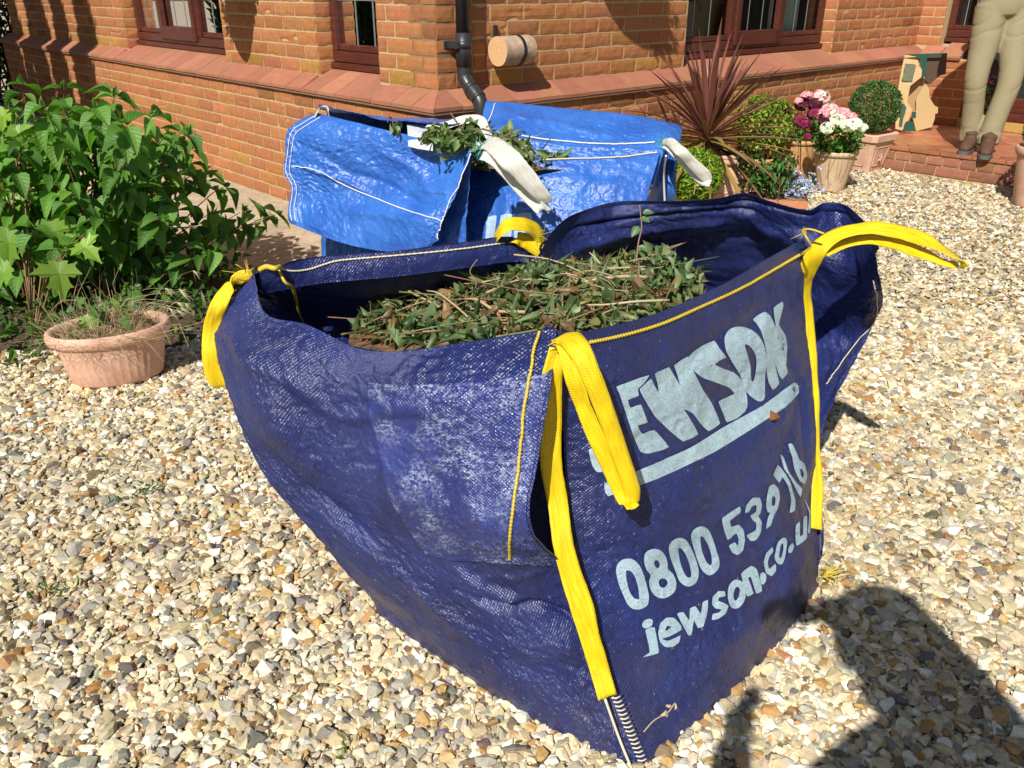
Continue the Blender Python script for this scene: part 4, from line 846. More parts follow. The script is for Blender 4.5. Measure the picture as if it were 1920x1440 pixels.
# ------------------------------------------------------------------ leaves
def leafmat(name, col=True, trans=.35, rough=.42, veins=0, base=(.1, .2, .03)):
    m = mat(name, base, rough, .4, attr=col); t = m.node_tree; out = t.nodes['Material Output']; tl = t.nodes.new('ShaderNodeBsdfTranslucent'); ms = t.nodes.new('ShaderNodeMixShader')
    bc = base_of(m)
    if veins:
        uv = N(m, 'ShaderNodeTexCoord').outputs['UV']; s = N(m, 'ShaderNodeSeparateXYZ'); L(m, uv, s.inputs[0])
        ax = math_(m, 'ABSOLUTE', s.outputs[0]); ph = math_(m, 'SUBTRACT', math_(m, 'MULTIPLY', s.outputs[1], 1.0), math_(m, 'MULTIPLY', ax, .55))
        w = math_(m, 'POWER', math_(m, 'ABSOLUTE', math_(m, 'SINE', math_(m, 'MULTIPLY', ph, 3.1416*veins))), .35)
        mid = math_(m, 'MINIMUM', math_(m, 'MULTIPLY', ax, 14), 1.0); h = math_(m, 'MULTIPLY', w, mid)
        bc = mixc(m, mixc(m, bc, (1.25, 1.2, 1.3), .8, 'MULTIPLY'), bc, h); L(m, bc, PB(m).inputs['Base Color']); bump(m, h, .5, .003)
    if hasattr(bc, 'links'): L(m, mixc(m, bc, (1.5, 1.9, .5), 1.0, 'MULTIPLY'), tl.inputs[0])
    ms.inputs[0].default_value = trans; t.links.new(PB(m).outputs[0], ms.inputs[1]); t.links.new(tl.outputs[0], ms.inputs[2]); t.links.new(ms.outputs[0], out.inputs[0])
    return m
M_leaf = leafmat('leaf', trans=.28); M_vleaf = leafmat('veined_leaf', trans=.32, veins=6, rough=.50); M_petal = leafmat('petal', trans=.3, rough=.6); M_blade = leafmat('cordyline_blade', trans=.15, rough=.35)
M_stem = mat('stem', (.10, .05, .03), .6, attr=True)
def tmpl_ovate(n=7, k=5, tip=.9, droop=.25, fold=.25, pw=1.0):
    """leaf along +y, length 1; width shape in x; returns verts, faces, uv"""
    t = np.linspace(0, 1, n); w = np.sin(np.pi*t**.75)**pw*(1-.25*t); w[-1] = 0; w[0] = .02; s = np.linspace(-1, 1, k)
    X = s[None, :]*w[:, None]*.5; Y = t[:, None]+0*X; Z = np.abs(X)*fold*1.6-droop*(t**2)[:, None]
    return np.stack([X, Y, Z], -1).reshape(-1, 3), gridF(n, k), np.stack([X*2, Y], -1).reshape(-1, 2)
def tmpl_outline(pts, droop=.2, fold=.15):
    p = np.array(pts, float); V = np.array([[0, .35, 0]]+[[x, y, 0] for x, y in p]); V[:, 2] = np.abs(V[:, 0])*fold-droop*V[:, 1]**2; n = len(p)
    F = np.array([[0, 1+i, 1+(i+1) % n] for i in range(n)]); return V, F, V[:, :2]*np.array([1, 1])
OV = tmpl_ovate(); OV_S = tmpl_ovate(4, 3, droop=.15); OV_R = tmpl_ovate(5, 3, droop=.2, pw=.6)
half = [(0, 0), (.16, -.06), (.30, -.04), (.26, .08), (.46, .06), (.62, .02), (.52, .16), (.60, .26), (.78, .44), (.56, .44), (.46, .50), (.40, .44), (.26, .46), (.30, .62), (.42, .78), (.28, .78), (.20, .84), (.10, 1.0), (0, 1.2)]
MAPLE = tmpl_outline(half+[(-x, y) for x, y in half[-2:0:-1]], .22, .12)
def unit(v): v = np.asarray(v, float); return v/(np.linalg.norm(v, axis=-1, keepdims=True)+1e-12)
def leaves(mb, T, P, D, Nn, Ls, Ws, C, curl=None):
    """instances of template T at P, along D, facing Nn"""
    V, F, UVv = T; P = np.asarray(P, float); n = len(P); D = unit(D); X = unit(np.cross(D, Nn)); Z = np.cross(X, D)
    Ls = np.broadcast_to(Ls, (n,)); Ws = np.broadcast_to(Ws, (n,)); v = V[None].repeat(n, 0).copy()
    if curl is not None: v[..., 2] = v[..., 2]-curl[:, None]*v[..., 1]**2+curl[:, None]*.6*v[..., 0]**2*4
    W_ = P[:, None]+v[..., :1]*(X*Ws[:, None])[:, None]+v[..., 1:2]*(D*Ls[:, None])[:, None]+v[..., 2:]*(Z*Ls[:, None])[:, None]
    FF = F[None]+(np.arange(n)*len(V))[:, None, None]
    mb.add(W_.reshape(-1, 3), FF.reshape(-1, F.shape[1]), np.repeat(np.broadcast_to(C, (n, 3)), len(V), 0), np.tile(UVv, (n, 1)))
def rdir(g, n, up=0., sp=1.): 
    d = g.normal(size=(n, 3))*sp; d[:, 2] += up; return unit(d)
def gcol(g, n, cols, j=.12): 
    c = np.array(cols); return np.clip(c[g.integers(0, len(c), n)]*(1+g.normal(0, j, (n, 1))), .004, .95)
# ------------------------------------------------------------------ garden waste in the navy bag
M_waste = mat('dry_mulch', (.16, .085, .04), .9); speckle(M_waste, .9, 50, dark=(.25, .22, .2), light=(2.2, 2.1, 2.0)); bump(M_waste, noise_(M_waste, coord(M_waste), 120, 5), 1, .01)
def heap(name, poly_in, zc, cols, g, nleaf, ntwig, lsz, label, group=None, zf=None, mulch=M_waste, tw=(.08, .34)):
    root = empty(name, (*np.mean(np.array(poly_in)[:, :2], 0), zc-.2), label=label, cat='garden waste', group=group)
    cen = np.mean(np.array(poly_in)[:, :2], 0); poly = np.array(poly_in)[:, :2]; n = 40; k = 14
    rad = closed(poly, 6); rad = cen+(rad-cen); m_ = len(rad); fr_ = np.linspace(0, 1, k)
    X = cen[None, None]+(rad-cen)[None]*fr_[:, None, None]; z = np.array([[zf(x, y) for x, y in r] for r in X]); z = z+.012*fbm(np.concatenate([X*16, X[..., :1]*0+1], -1), 3)
    V = np.concatenate([X, z[..., None]], -1); mk('mulch', V.reshape(-1, 3), gridF(k, m_, True), mulch, root, smooth=True)
    def samp(n, sh=.97):
        out = []
        while len(out) < n:
            p = g.uniform(poly.min(0), poly.max(0), (n*2, 2)); p = (p-cen)/sh+cen; q = np.concatenate([p, p[:, :1]*0], 1); ok = in_poly(q, list(rad)); p = (p[ok]-cen)*sh+cen; out += list(p)
        return np.array(out[:n])
    p = samp(nleaf); P = np.stack([p[:, 0], p[:, 1], np.array([zf(x, y) for x, y in p])+g.uniform(0, .042, nleaf)], 1)
    mb = MB(); c = gcol(g, nleaf, cols, .2); h = nleaf//3
    leaves(mb, OV, P[:h], rdir(g, h, .0, 1)*[1, 1, .35], rdir(g, h, .9), g.uniform(*lsz, h)*1.3, g.uniform(.020, .042, h)*lsz[1]/.045, c[:h], g.uniform(-1.2, 1.6, h))
    leaves(mb, OV_R, P[h:], rdir(g, nleaf-h, .0)*[1, 1, .3], rdir(g, nleaf-h, 1.1), g.uniform(lsz[0]*.5, lsz[1]*.85, nleaf-h), g.uniform(.010, .026, nleaf-h)*lsz[1]/.045, c[h:], g.uniform(-.5, 1.8, nleaf-h))
    tag(mb.build('cut_leaves', M_leaf, root, smooth=True), kind='stuff')
    mb = MB()
    for i in range(ntwig):
        q = samp(1, .8)[0]; a = g.normal(.35, .9); ln = g.uniform(*tw); d = np.array([math.cos(a), math.sin(a), g.normal(0, .12)]); z = zf(*q)+g.uniform(.008, .034)
        a_ = np.array([q[0], q[1], z]); pts = [a_-d*ln/2, a_-d*ln*.2+g.normal(size=3)*.010, a_+d*ln*.2+g.normal(size=3)*.012, a_+d*ln/2+g.normal(size=3)*.022]
        c = [(.26, .16, .08), (.33, .23, .12), (.18, .09, .05), (.13, .15, .05), (.42, .33, .2), (.15, .17, .06)][g.integers(6)]
        tube(mb, pts, [g.uniform(.0007, .0021), .0013, .0007], 6, c, samples=12)
    tag(mb.build('cut_stems', M_stem, root, smooth=True), kind='stuff'); return root
g = np.random.default_rng(31)
inner = [at(655, 640, .60), at(760, 655, .62), at(880, 650, .655), at(1040, 640, .675), at(1160, 625, .665), at(1290, 585, .65), at(1325, 545, .63), at(1300, 505, .615), at(1180, 480, .61), at(1020, 490, .62), at(880, 512, .62), at(760, 530, .61), at(690, 590, .60)]
ic = np.mean(np.array(inner)[:, :2], 0); IP = np.array(inner)
def zA(x, y):
    w = 1/(((IP[:, 0]-x)**2+(IP[:, 1]-y)**2)+.003); z = (w*IP[:, 2]).sum()/w.sum(); r2 = (x-ic[0])**2+(y-ic[1])**2; return z+.035*math.exp(-r2/.03)-.012
wa = heap('garden_clippings', inner, .6, [(.11, .17, .06), (.16, .23, .095), (.085, .14, .05), (.20, .27, .13), (.05, .095, .03), (.13, .19, .07), (.23, .22, .07), (.24, .14, .065), (.18, .11, .055)], g, 2300, 210, (.014, .034), 'wilted green clippings and dry stems heaped in the navy bag', zf=zA)
# longer cut stems lying on and sticking out of the heap, each from its pixel ends
TW = [((895, 620, .645), (740, 530, .665), .003, (.36, .24, .12)), ((985, 585, .685), (870, 560, .68), .0034, (.42, .29, .15)), ((905, 625, .655), (800, 545, .69), .0024, (.40, .28, .15)), ((788, 510, .67), (822, 476, .72), .0034, (.13, .075, .05)),
      ((1215, 520, .675), (1085, 530, .69), .0038, (.52, .42, .26)), ((1210, 500, .67), (1030, 517, .68), .0024, (.48, .36, .2)), ((1160, 507, .665), (1105, 473, .69), .0022, (.5, .36, .22)), ((1255, 563, .68), (1100, 572, .69), .0028, (.5, .42, .26)),
      ((1180, 490, .67), (1280, 456, .72), .0018, (.3, .2, .13)), ((1308, 553, .665), (1320, 514, .72), .0016, (.3, .16, .1)), ((888, 555, .67), (895, 486, .75), .0012, (.38, .27, .16)), ((700, 600, .62), (692, 566, .68), .0013, (.36, .27, .17)), ((1070, 520, .69), (1055, 575, .68), .0026, (.25, .2, .12)), ((930, 632, .685), (1120, 600, .685), .0026, (.17, .17, .07))]
for i, (a, b, r, c) in enumerate(TW):
    mb = MB(); p, q = at(*a), at(*b); tube(mb, [p, p*.6+q*.4+g.normal(size=3)*.006, p*.25+q*.75+g.normal(size=3)*.006, q], [r, r*.9, r*.8, r*.5], 8, c, samples=18)
    lb = ['long tan stem at the left end of the clippings', 'thick pale cut stem in the middle of the clippings', 'thin curved tan stem running towards the yellow-stitched flap', 'dark bent twig leaning up on the back left rim', 'thickest straight pale stem right of the leafy crest', 'long thin stem lying along the back of the heap', 'short stem poking up behind the heap', 'bleached stem lying nearest the printed side', 'thin stem slanting up to the right over the clippings', 'short reddish twig standing at the right end of the heap', 'thin upright stalk against the back left hem', 'thin stalk standing at the left end of the heap', 'short brown stem lying across the others in the middle', 'long greenish stem along the front edge of the heap'][i]
    tag(mb.build('cut_stem', M_stem, None, smooth=True), lb, 'twig', 'loose stems on the clippings')
st_ = empty('leafy_stem', at(1193, 490, .66), label='upright thin stem with a few heart-shaped leaves against the far navy panel', cat='twig', group='loose stems on the clippings')
mb = MB(); sp = [at(1193, 492, .66), at(1197, 455, .70), at(1203, 425, .73), at(1199, 385, .775)]; tube(mb, sp, [.0018, .0016, .001], 6, (.28, .15, .10), samples=24); mb.build('stem', M_stem, st_, smooth=True)
mb = MB(); lp = np.array([at(1205, 400, .755), at(1203, 408, .745), at(1198, 425, .73), at(1196, 462, .70), at(1199, 470, .69)])
leaves(mb, OV_R, lp, [(1, -.3, .2), (.9, -.5, -.3), (-.6, -.5, -.6), (.9, -.5, -.3), (.6, -.4, -.8)], [(0, -.6, .7)]*5, [.026, .022, .030, .030, .022], [.018, .02, .022, .016, .014], gcol(g, 5, [(.10, .19, .06)])); mb.build('leaves', M_leaf, st_, smooth=True)
# crest of large crumpled leaves
cr_ = empty('wilted_leaf_cluster', at(1000, 530, .69), label='crumpled grey-green crest of large wilted leaves behind the middle of the heap', cat='leaves')
mb = MB(); n = 60; P = at(1005, 530, .68)+g.normal(size=(n, 3))*np.array([.020, .016, .012])+np.array([0, 0, .008])
leaves(mb, OV, P, rdir(g, n, .3), rdir(g, n, .3), g.uniform(.016, .030, n), g.uniform(.018, .030, n), gcol(g, n, [(.17, .23, .10), (.21, .27, .13), (.12, .18, .07)]), g.uniform(.6, 2.4, n)); mb.build('leaves', M_leaf, cr_, smooth=True)
cl = empty('wilted_sprig', at(1230, 480, .68), label='drooping grey-green leafy sprig leaning on the far navy panel', cat='leaves')
mb = MB(); n = 26; P = np.array([at(1235-18*f+g.normal(0, 10), 455+75*f, .72-.06*f) for f in np.linspace(0, 1, n)])
leaves(mb, OV, P, np.array([0, -.2, -1.])+g.normal(size=(n, 3))*.6, rdir(g, n, .1)+np.array([0, -1, .5]), g.uniform(.016, .034, n), g.uniform(.012, .020, n), gcol(g, n, [(.19, .25, .12), (.13, .19, .07)]), g.uniform(0, .6, n)); mb.build('leaves', M_leaf, cl, smooth=True)
# ------------------------------------------------------------------ the pale blue bag behind
bagB = empty('builders_bag', (-.12, 3.45, 0), label='bright blue woven bulk bag with white lifting loops standing at the house corner', cat='bulk bag')
FLc = A([
 [(597, 213, .775), (623, 220, .772), (680, 233, .765), (733, 246, .76), (807, 263, .75), (850, 270, .745), (893, 270, .742)],
 [(566, 228, .755), (600, 240, .742), (665, 258, .735), (722, 274, .728), (795, 292, .715), (842, 299, .70), (884, 297, .70)],
 [(543, 247, .725), (583, 268, .690), (650, 290, .680), (712, 306, .670), (782, 325, .655), (828, 334, .645), (870, 328, .650)],
 [(536, 290, .650), (575, 306, .615), (640, 328, .600), (702, 345, .590), (770, 364, .575), (815, 373, .560), (857, 365, .575)],
 [(533, 324, .580), (572, 340, .540), (636, 360, .525), (696, 378, .510), (762, 396, .495), (805, 405, .480), (842, 396, .500)],
 [(546, 350, .510), (578, 366, .470), (640, 388, .455), (698, 406, .440), (762, 422, .425), (802, 430, .415), (832, 418, .440)],
 [(541, 392, .420), (576, 402, .400), (640, 424, .375), (697, 441, .360), (760, 452, .350), (797, 458, .345), (826, 437, .385)],
 [(544, 418, .365), (580, 433, .335), (640, 455, .310), (697, 468, .300), (760, 474, .300), (795, 474, .305), (822, 450, .350)]])
for r_i, row in enumerate(FLc_px := [[(850, 270), (893, 270)], [(842, 299), (884, 297)], [(828, 334), (870, 328)], [(815, 373), (857, 365)], [(805, 405), (842, 396)], [(802, 430), (832, 418)], [(797, 458), (826, 437)], [(795, 474), (822, 450)]]):
    FLc[r_i, 5] = aty(*row[0], 3.09); FLc[r_i, 6] = aty(*row[1], 3.04)
    for j, Y in enumerate((3.46, 3.41, 3.32, 3.24, 3.15, 3.08, 3.03)):
        X_, Y_ = proj(FLc[r_i, j]); FLc[r_i, j] = aty(X_, Y_, Y-.012*r_i-.03*math.sin(r_i*.9+j*.7)*(j not in (0, 6)))
FL = Sheet(FLc, 190, 200, .0085, seed=22.2, keep=.05, freq=5.5, fine=.0042, fold=((0, .28, .95, .52, .03, -.010), (.1, .42, .5, .50, .02, .014), (.45, .15, .9, .42, .04, .012), (.3, .75, .9, .6, .05, .012)))
FL.build('side_panel', M_pale, bagB)
FRc = np.array([
 [at(893, 273, .74), at(930, 290, .725), at(975, 303, .712), at(1010, 300, .715), at(1060, 297, .72), at(1120, 296, .72), at(1180, 292, .722), at(1238, 284, .728)],
 [at(886, 320, .650), at(930, 326, .645), at(975, 330, .64), at(1012, 328, .64), at(1062, 326, .64), at(1120, 323, .64), at(1178, 318, .645), at(1230, 312, .65)],
 [at(880, 380, .525), at(930, 384, .52), at(975, 386, .515), at(1014, 384, .515), at(1064, 380, .515), at(1120, 374, .52), at(1172, 366, .53), at(1216, 360, .54)],
 [at(872, 440, .40), at(925, 445, .39), at(975, 445, .385), at(1016, 440, .39), at(1066, 436, .39), at(1120, 428, .395), at(1168, 420, .405), at(1204, 412, .415)],
 [at(868, 530, .20), at(925, 536, .19), at(975, 535, .19), at(1016, 530, .19), at(1066, 524, .19), at(1118, 515, .20), at(1160, 505, .21), at(1195, 495, .22)],
 [at(866, 620, 0), at(925, 625, 0), at(975, 622, 0), at(1016, 618, 0), at(1066, 610, 0), at(1115, 600, 0), at(1155, 590, 0), at(1190, 580, 0)]])
for i, Y in enumerate((3.16, 3.12, 3.06, 3.02, 3.02, 3.04)):
    for j in range(8):
        X_, Y_ = proj(FRc[i, j]); FRc[i, j] = aty(X_, Y_, Y+.012*j+(.22, .14, .06, .02, 0, 0, 0, 0)[j])
FR_ = Sheet(FRc, 170, 160, .0075, seed=33.3, fine=.0038, keep=.04, freq=6, fold=((.2, .1, .2, .9, .03, .008), (.3, .2, .9, .35, .05, .010), (0, .05, .3, .12, .02, -.01)))
FR_.build('side_panel', M_pale, bagB)
cornB = [at(870, 622, 0), at(1190, 580, 0)]; LBb = np.array([-.86, 3.62, 0]); BKb = LBb+(cornB[1]-cornB[0])*1.1
# body under the long flap, seen low on the left
SB = Sheet(np.array([[np.array([-.80, 3.70, .74]), np.array([-.55, 3.46, .72]), np.array([-.30, 3.28, .70]), at(890, 285, .71)+[0, .06, 0]], [np.array([-.84, 3.68, .45]), np.array([-.60, 3.42, .45]), np.array([-.34, 3.22, .45]), at(878, 420, .44)+[0, .04, 0]], [LBb+[0, 0, .0], np.array([-.66, 3.25, .0]), np.array([-.38, 2.85, 0]), cornB[0]]]), 90, 120, .012, seed=4.4)
SB.build('side_panel', M_pale, bagB)
UPc = np.array([
 [at(912, 190, .825), at(960, 192, .825), at(1040, 201, .825), at(1120, 209, .825), at(1200, 219, .822), at(1262, 233, .812), at(1278, 240, .80)],
 [at(906, 214, .795), at(956, 218, .795), at(1038, 228, .795), at(1120, 236, .793), at(1200, 243, .79), at(1252, 248, .785), at(1274, 262, .775)],
 [at(904, 246, .755), at(954, 252, .755), at(1036, 262, .752), at(1118, 270, .750), at(1190, 274, .750), at(1240, 272, .755), at(1262, 290, .74)],
 [at(918, 285, .700), at(960, 292, .70), at(1034, 300, .69), at(1115, 302, .69), at(1185, 304, .69), at(1238, 310, .685), at(1262, 330, .67)],
 [at(930, 330, .600), at(965, 335, .60), at(1034, 340, .59), at(1110, 340, .59), at(1180, 342, .59), at(1236, 350, .58), at(1258, 372, .57)]])
for i, Y in enumerate((3.56, 3.46, 3.36, 3.30, 3.26)):
    for j in range(7):
        X_, Y_ = proj(UPc[i, j]); UPc[i, j] = aty(X_, Y_, Y-.012*j)
UPs = Sheet(UPc, 120, 180, .008, seed=41.0, keep=.05, freq=5, fine=.0038, fold=((0, .55, .9, .60, .02, .006), (.1, .2, .6, .4, .05, .01)))
UPs.build('side_panel', M_pale, bagB)
BKs = Sheet(np.array([[np.array([-.83, 3.72, .775]), at(660, 222, .765)+[0, .10, 0], at(740, 232, .765)+[0, .08, 0], at(830, 238, .765), at(908, 232, .77)], [np.array([-.80, 3.78, .65]), np.array([-.65, 3.8, .64]), np.array([-.46, 3.8, .64]), np.array([-.28, 3.78, .64]), np.array([-.15, 3.72, .64])], [np.array([-.82, 3.76, 0]), np.array([-.65, 3.9, 0]), np.array([-.46, 3.86, 0]), np.array([-.28, 3.84, 0]), np.array([-.1, 3.78, 0])]]), 90, 130, .010, seed=51., flip=True)
BKs.build('side_panel', M_pale, bagB)
RSs = Sheet(np.array([[at(1240, 290, .73), at(1252, 262, .755), at(1270, 262, .76)], [at(1222, 350, .60), at(1246, 350, .60)+[0, .05, 0], at(1262, 350, .60)], [at(1204, 412, .42), at(1236, 412, .42)+[0, .1, 0], at(1258, 412, .40)], [at(1190, 580, 0), at(1215, 520, 0)+[0, .05, 0], at(1235, 480, 0)]]), 70, 40, .004, seed=6.6)
RSs.build('side_panel', M_pale, bagB)
ribbon('seam_tape', [at(1268, 258, .765)+[0, -.01, 0], at(1260, 310, .67)+[0, -.01, 0], at(1258, 365, .57)+[0, -.01, 0], at(1257, 410, .45)+[0, -.01, 0]], .030, (1, .2, 0), M_pale, bagB)
e = MB(); tube(e, [at(1247, 290, .73)+[0, -.02, 0], at(1243, 325, .65)+[0, -.02, 0], at(1245, 385, .53)+[0, -.02, 0], at(1246, 400, .50)+[0, -.02, 0]], .0035, 6, samples=60); e.build('seam_stitching', M_thp, bagB)
LBl = Sheet(np.array([[at(762, 233, .752)+[0, .02, 0], at(785, 234, .752)+[0, .02, 0], at(812, 236, .752)+[0, .02, 0]], [at(764, 252, .73)+[0, .01, 0], at(786, 256, .73)+[0, .01, 0], at(812, 262, .73)+[0, .01, 0]], [at(766, 275, .70), at(788, 280, .70), at(812, 284, .70)]]), 20, 24, .002, seed=2); LBl.build('paper_label', M_paper, bagB)
FL.stitch('stitching', [(548, 311), (570, 314), (604, 324), (650, 348), (710, 374), (770, 397), (830, 414)], M_thp, bagB, r=.0021, lift=.003)
FL.stitch('stitching', [(887, 275), (876, 312), (864, 346), (846, 372), (836, 400), (828, 428), (823, 447)], M_thp, bagB, r=.0021, lift=.003)
for o in (0, 7): FL.stitch('stitching', [(594+o, 217+o*.6), (570+o, 231+o*.6), (547+o, 249+o*.6), (540+o, 290), (537+o, 322), (549+o, 352), (545+o, 392), (548+o, 414)], M_thp, bagB, r=.0017, lift=.003)
UPs.stitch('stitching', [(978, 256), (1020, 262), (1060, 266), (1110, 270), (1170, 271), (1228, 268)], M_thp, bagB, r=.003, lift=.004)
UPs.stitch('stitching', [(928, 195), (922, 214), (912, 236)], M_thp, bagB, r=.002, lift=.003)
FR_.stitch('stitching', [(1012, 301), (1060, 299), (1120, 298), (1180, 294), (1232, 287)], M_thw, bagB, r=.0032, lift=.004)
ribbon('lifting_loop', pxs([(898, 272, .745), (912, 262, .765), (930, 268, .775), (955, 292, .755), (985, 325, .705), (1012, 358, .650), (1024, 374, .620)], -.05), [.05, .062, .066, .068, .064, .056, .044], [(.8, -.1, .6), (.8, -.2, .6), (.9, -.3, .4), (.9, -.3, .3), (.9, -.3, .3), (.9, -.3, .2), (1, -.2, .1)], M_wht, bagB, cup=-.003)
ribbon('lifting_loop', pxs([(905, 285, .74), (925, 292, .735), (950, 318, .695), (978, 350, .645), (1002, 374, .610), (1015, 383, .60), (1023, 376, .615)], -.07), [.03, .034, .034, .034, .032, .034, .04], [(.7, -.4, .3)]*7, M_wht, bagB, cup=.003)
ribbon('lifting_loop', pxs([(1240, 262, .765), (1252, 262, .775), (1270, 278, .765), (1292, 302, .725), (1315, 325, .685), (1326, 336, .665)], -.03), [.02, .03, .034, .038, .044, .03], [(.5, -.2, .8), (.6, -.2, .7), (.7, -.3, .4), (.8, -.3, .3), (.9, -.3, .3), (1, 0, .3)], M_wht, bagB, cup=-.004)
ribbon('lifting_loop', pxs([(1242, 268, .755), (1262, 284, .745), (1284, 310, .70), (1306, 332, .665), (1326, 338, .66)], -.05), .024, (.7, -.5, .2), M_wht, bagB)
ribbon('lifting_loop', pxs([(918, 262, .745), (910, 245, .765), (902, 230, .785), (885, 225, .792), (862, 228, .785), (840, 236, .77), (818, 238, .765), (800, 236, .765)], .03), [.028, .03, .036, .044, .044, .040, .034, .03], [(1, 0, .1), (1, 0, .3), (.5, .5, .8), (0, .8, .6), (0, .8, .6), (0, .8, .5), (0, .8, .4), (0, .8, .4)], M_wht, bagB)
ribbon('lifting_loop', pxs([(618, 214, .77), (614, 205, .785), (606, 202, .79), (598, 206, .785), (594, 214, .775)], -.01), .045, [(.3, -.9, .2)]*5, M_wht, bagB)
ribbon('document_flap', pxs([(775, 462, .32), (800, 454, .335), (835, 451, .34), (862, 451, .34)], -.03), [.03, .045, .045, .02], (0, -.5, .85), M_wht, bagB)
TF = []; tft(at(905, 272, .75)+[0, -.04, 0], (.1, -.2, -.7), 34, .05, 12, .002, .7); tft(at(1240, 262, .765)+[0, -.03, 0], (-.7, -.2, -.4), 14, .035, 13, .0016); [m_.build('frayed_thread', M_teal, bagB) for m_ in TF]
G2 = [([(918, 405), (998, 400), (1004, 450), (912, 452)], [[(935, 403.5), (940, 403.2), (934, 451), (928, 451.2)], [(962, 402), (966, 402), (963, 450.5), (958, 450.6)]], 0)]
M_print2 = mat('faded_pale_print', (.34, .46, .58), .6, .3); speckle(M_print2, .6, 90); printed(FR_, [([(915, 408), (932, 405), (926, 451), (910, 451)], [], 0), ([(940, 404), (961, 402), (958, 451), (934, 451)], [], 0), ([(968, 402), (996, 400), (1002, 450), (964, 451)], [], 0)], 'printed_lettering', M_print2, bagB, lift=.002)
innB = [np.array(p) for p in ((-.72, 3.60, .66), (-.40, 3.34, .66), (-.12, 3.14, .68), (.12, 3.15, .66), (.22, 3.22, .66), (.18, 3.5, .66), (-.1, 3.66, .68), (-.45, 3.72, .67))]
IPB = np.array(innB); icB = IPB[:, :2].mean(0)
zB = lambda x, y: .61+.09*math.exp(-((x+.12)**2+(y-3.38)**2)/.03)
heap('garden_clippings', innB, .66, [(.10, .16, .05), (.13, .19, .06), (.16, .22, .09), (.07, .12, .03)], g, 700, 40, (.025, .05), 'tangle of ivy and thin twigs filling the bright blue bag', zf=zB)
iv = empty('ivy_cuttings', (-.2, 3.3, .72), label='cut ivy sprigs and bare branching twigs sticking out of the bright blue bag', cat='twigs')
mb = MB(); 
for (a, b, z1, z2) in (((790, 268), (830, 240), .74, .77), ((830, 240), (860, 246), .77, .76), ((860, 246), (905, 240), .76, .775), ((845, 210), (868, 240), .81, .77), ((868, 240), (875, 225), .77, .79), ((905, 240), (955, 255), .775, .765), ((930, 262), (978, 248), .76, .785), ((955, 255), (998, 300), .765, .73), ((740, 246), (735, 220), .75, .80), ((735, 220), (728, 228), .80, .79), ((925, 250), (912, 238), .76, .78), ((940, 262), (960, 240), .76, .79)):
    p, q = at(*a, z1), at(*b, z2); p[1] -= .02; q[1] -= .02; tube(mb, [p, (p+q)/2+g.normal(size=3)*.01, q], [.0035, .003, .002], 6, (.14, .09, .06), samples=8)
mb.build('twigs', M_stem, iv, smooth=True)
mb = MB()
for (cx, cy, z, s, k) in ((815, 252, .745, .035, 60), (840, 262, .74, .04, 55), (887, 245, .75, .038, 70), (875, 262, .74, .03, 35), (962, 270, .745, .028, 36), (978, 290, .73, .022, 26), (955, 248, .765, .012, 10), (745, 240, .755, .015, 10)):
    P = at(cx, cy, z)+g.normal(size=(k, 3))*s*np.array([.6, .6, .55]); leaves(mb, OV_R, P, rdir(g, k, -.2), rdir(g, k, .4)+np.array([0, -.5, 0]), g.uniform(.022, .042, k), g.uniform(.018, .03, k), gcol(g, k, [(.12, .19, .05), (.19, .26, .09), (.07, .12, .03)]), g.uniform(0, .6, k))
mb.build('ivy_leaves', M_leaf, iv, smooth=True)
# ------------------------------------------------------------------ planters, shrubs and flowers
def terracotta(name, c0=(.56, .30, .19), c1=(.66, .40, .28)):
    m = mat(name, c0, .75, .25); n = noise_(m, coord(m), 9, 6, .65); L(m, mixc(m, c0, c1, ramp(m, n, [(.35, (0, 0, 0)), (.65, (1, 1, 1))])), PB(m).inputs['Base Color'])
    speckle(m, .35, 70, dark=(.7, .68, .66)); bump(m, noise_(m, coord(m), 110, 4), .25, .002); return m
M_tc = terracotta('terracotta', (.58, .33, .22), (.68, .44, .33)); M_tc2 = terracotta('ochre_terracotta', (.52, .28, .11), (.60, .35, .16)); M_tc3 = terracotta('weathered_terracotta', (.55, .38, .24), (.62, .48, .33)); M_tro = terracotta('orange_plastic', (.52, .21, .10), (.56, .25, .13))
M_dry = mat('dry_soil', (.20, .13, .08), .95); speckle(M_dry, 1, 60, dark=(.3, .28, .26), light=(2.4, 2.3, 2.2)); bump(M_dry, noise_(M_dry, coord(M_dry), 100, 5), 1, .012)
g = np.random.default_rng(77)
# low oval planter
Lp, Rp = at(72, 628, .20), at(326, 592, .20); cen = (Lp+Rp)/2; ax = Rp-Lp; rot = math.atan2(ax[1], ax[0]); ra = np.linalg.norm(ax)/2-.012; rb = ra*.66
pl = empty('oval_planter', (*cen[:2], 0), label='low oval pink terracotta-coloured bowl planter with ribbed sides and dried-up plants', cat='planter')
def ribs(z, t): return 1-.022*(np.abs(np.sin(t*19))**.6)*((z > .028) & (z < .135))
mb = MB(); lathe(mb, [(0, .012), (ra*.70, .010), (ra*.745, .02), (ra*.80, .07), (ra*.855, .13), (ra*.875, .145), (ra*.885, .160)], (*cen[:2], 0), 228, sy=rb/ra, rot=rot, rib=ribs); mb.build('bowl', M_tc, pl, smooth=True)
mb = MB(); lathe(mb, [(ra*.86, .160), (ra*.93, .158), (ra*.985, .166), (ra*1.0, .182), (ra*.985, .197), (ra*.95, .203), (ra*.90, .200), (ra*.865, .188), (ra*.85, .165), (ra*.84, .12)], (*cen[:2], 0), 96, sy=rb/ra, rot=rot); mb.build('rim', M_tc, pl, smooth=True)
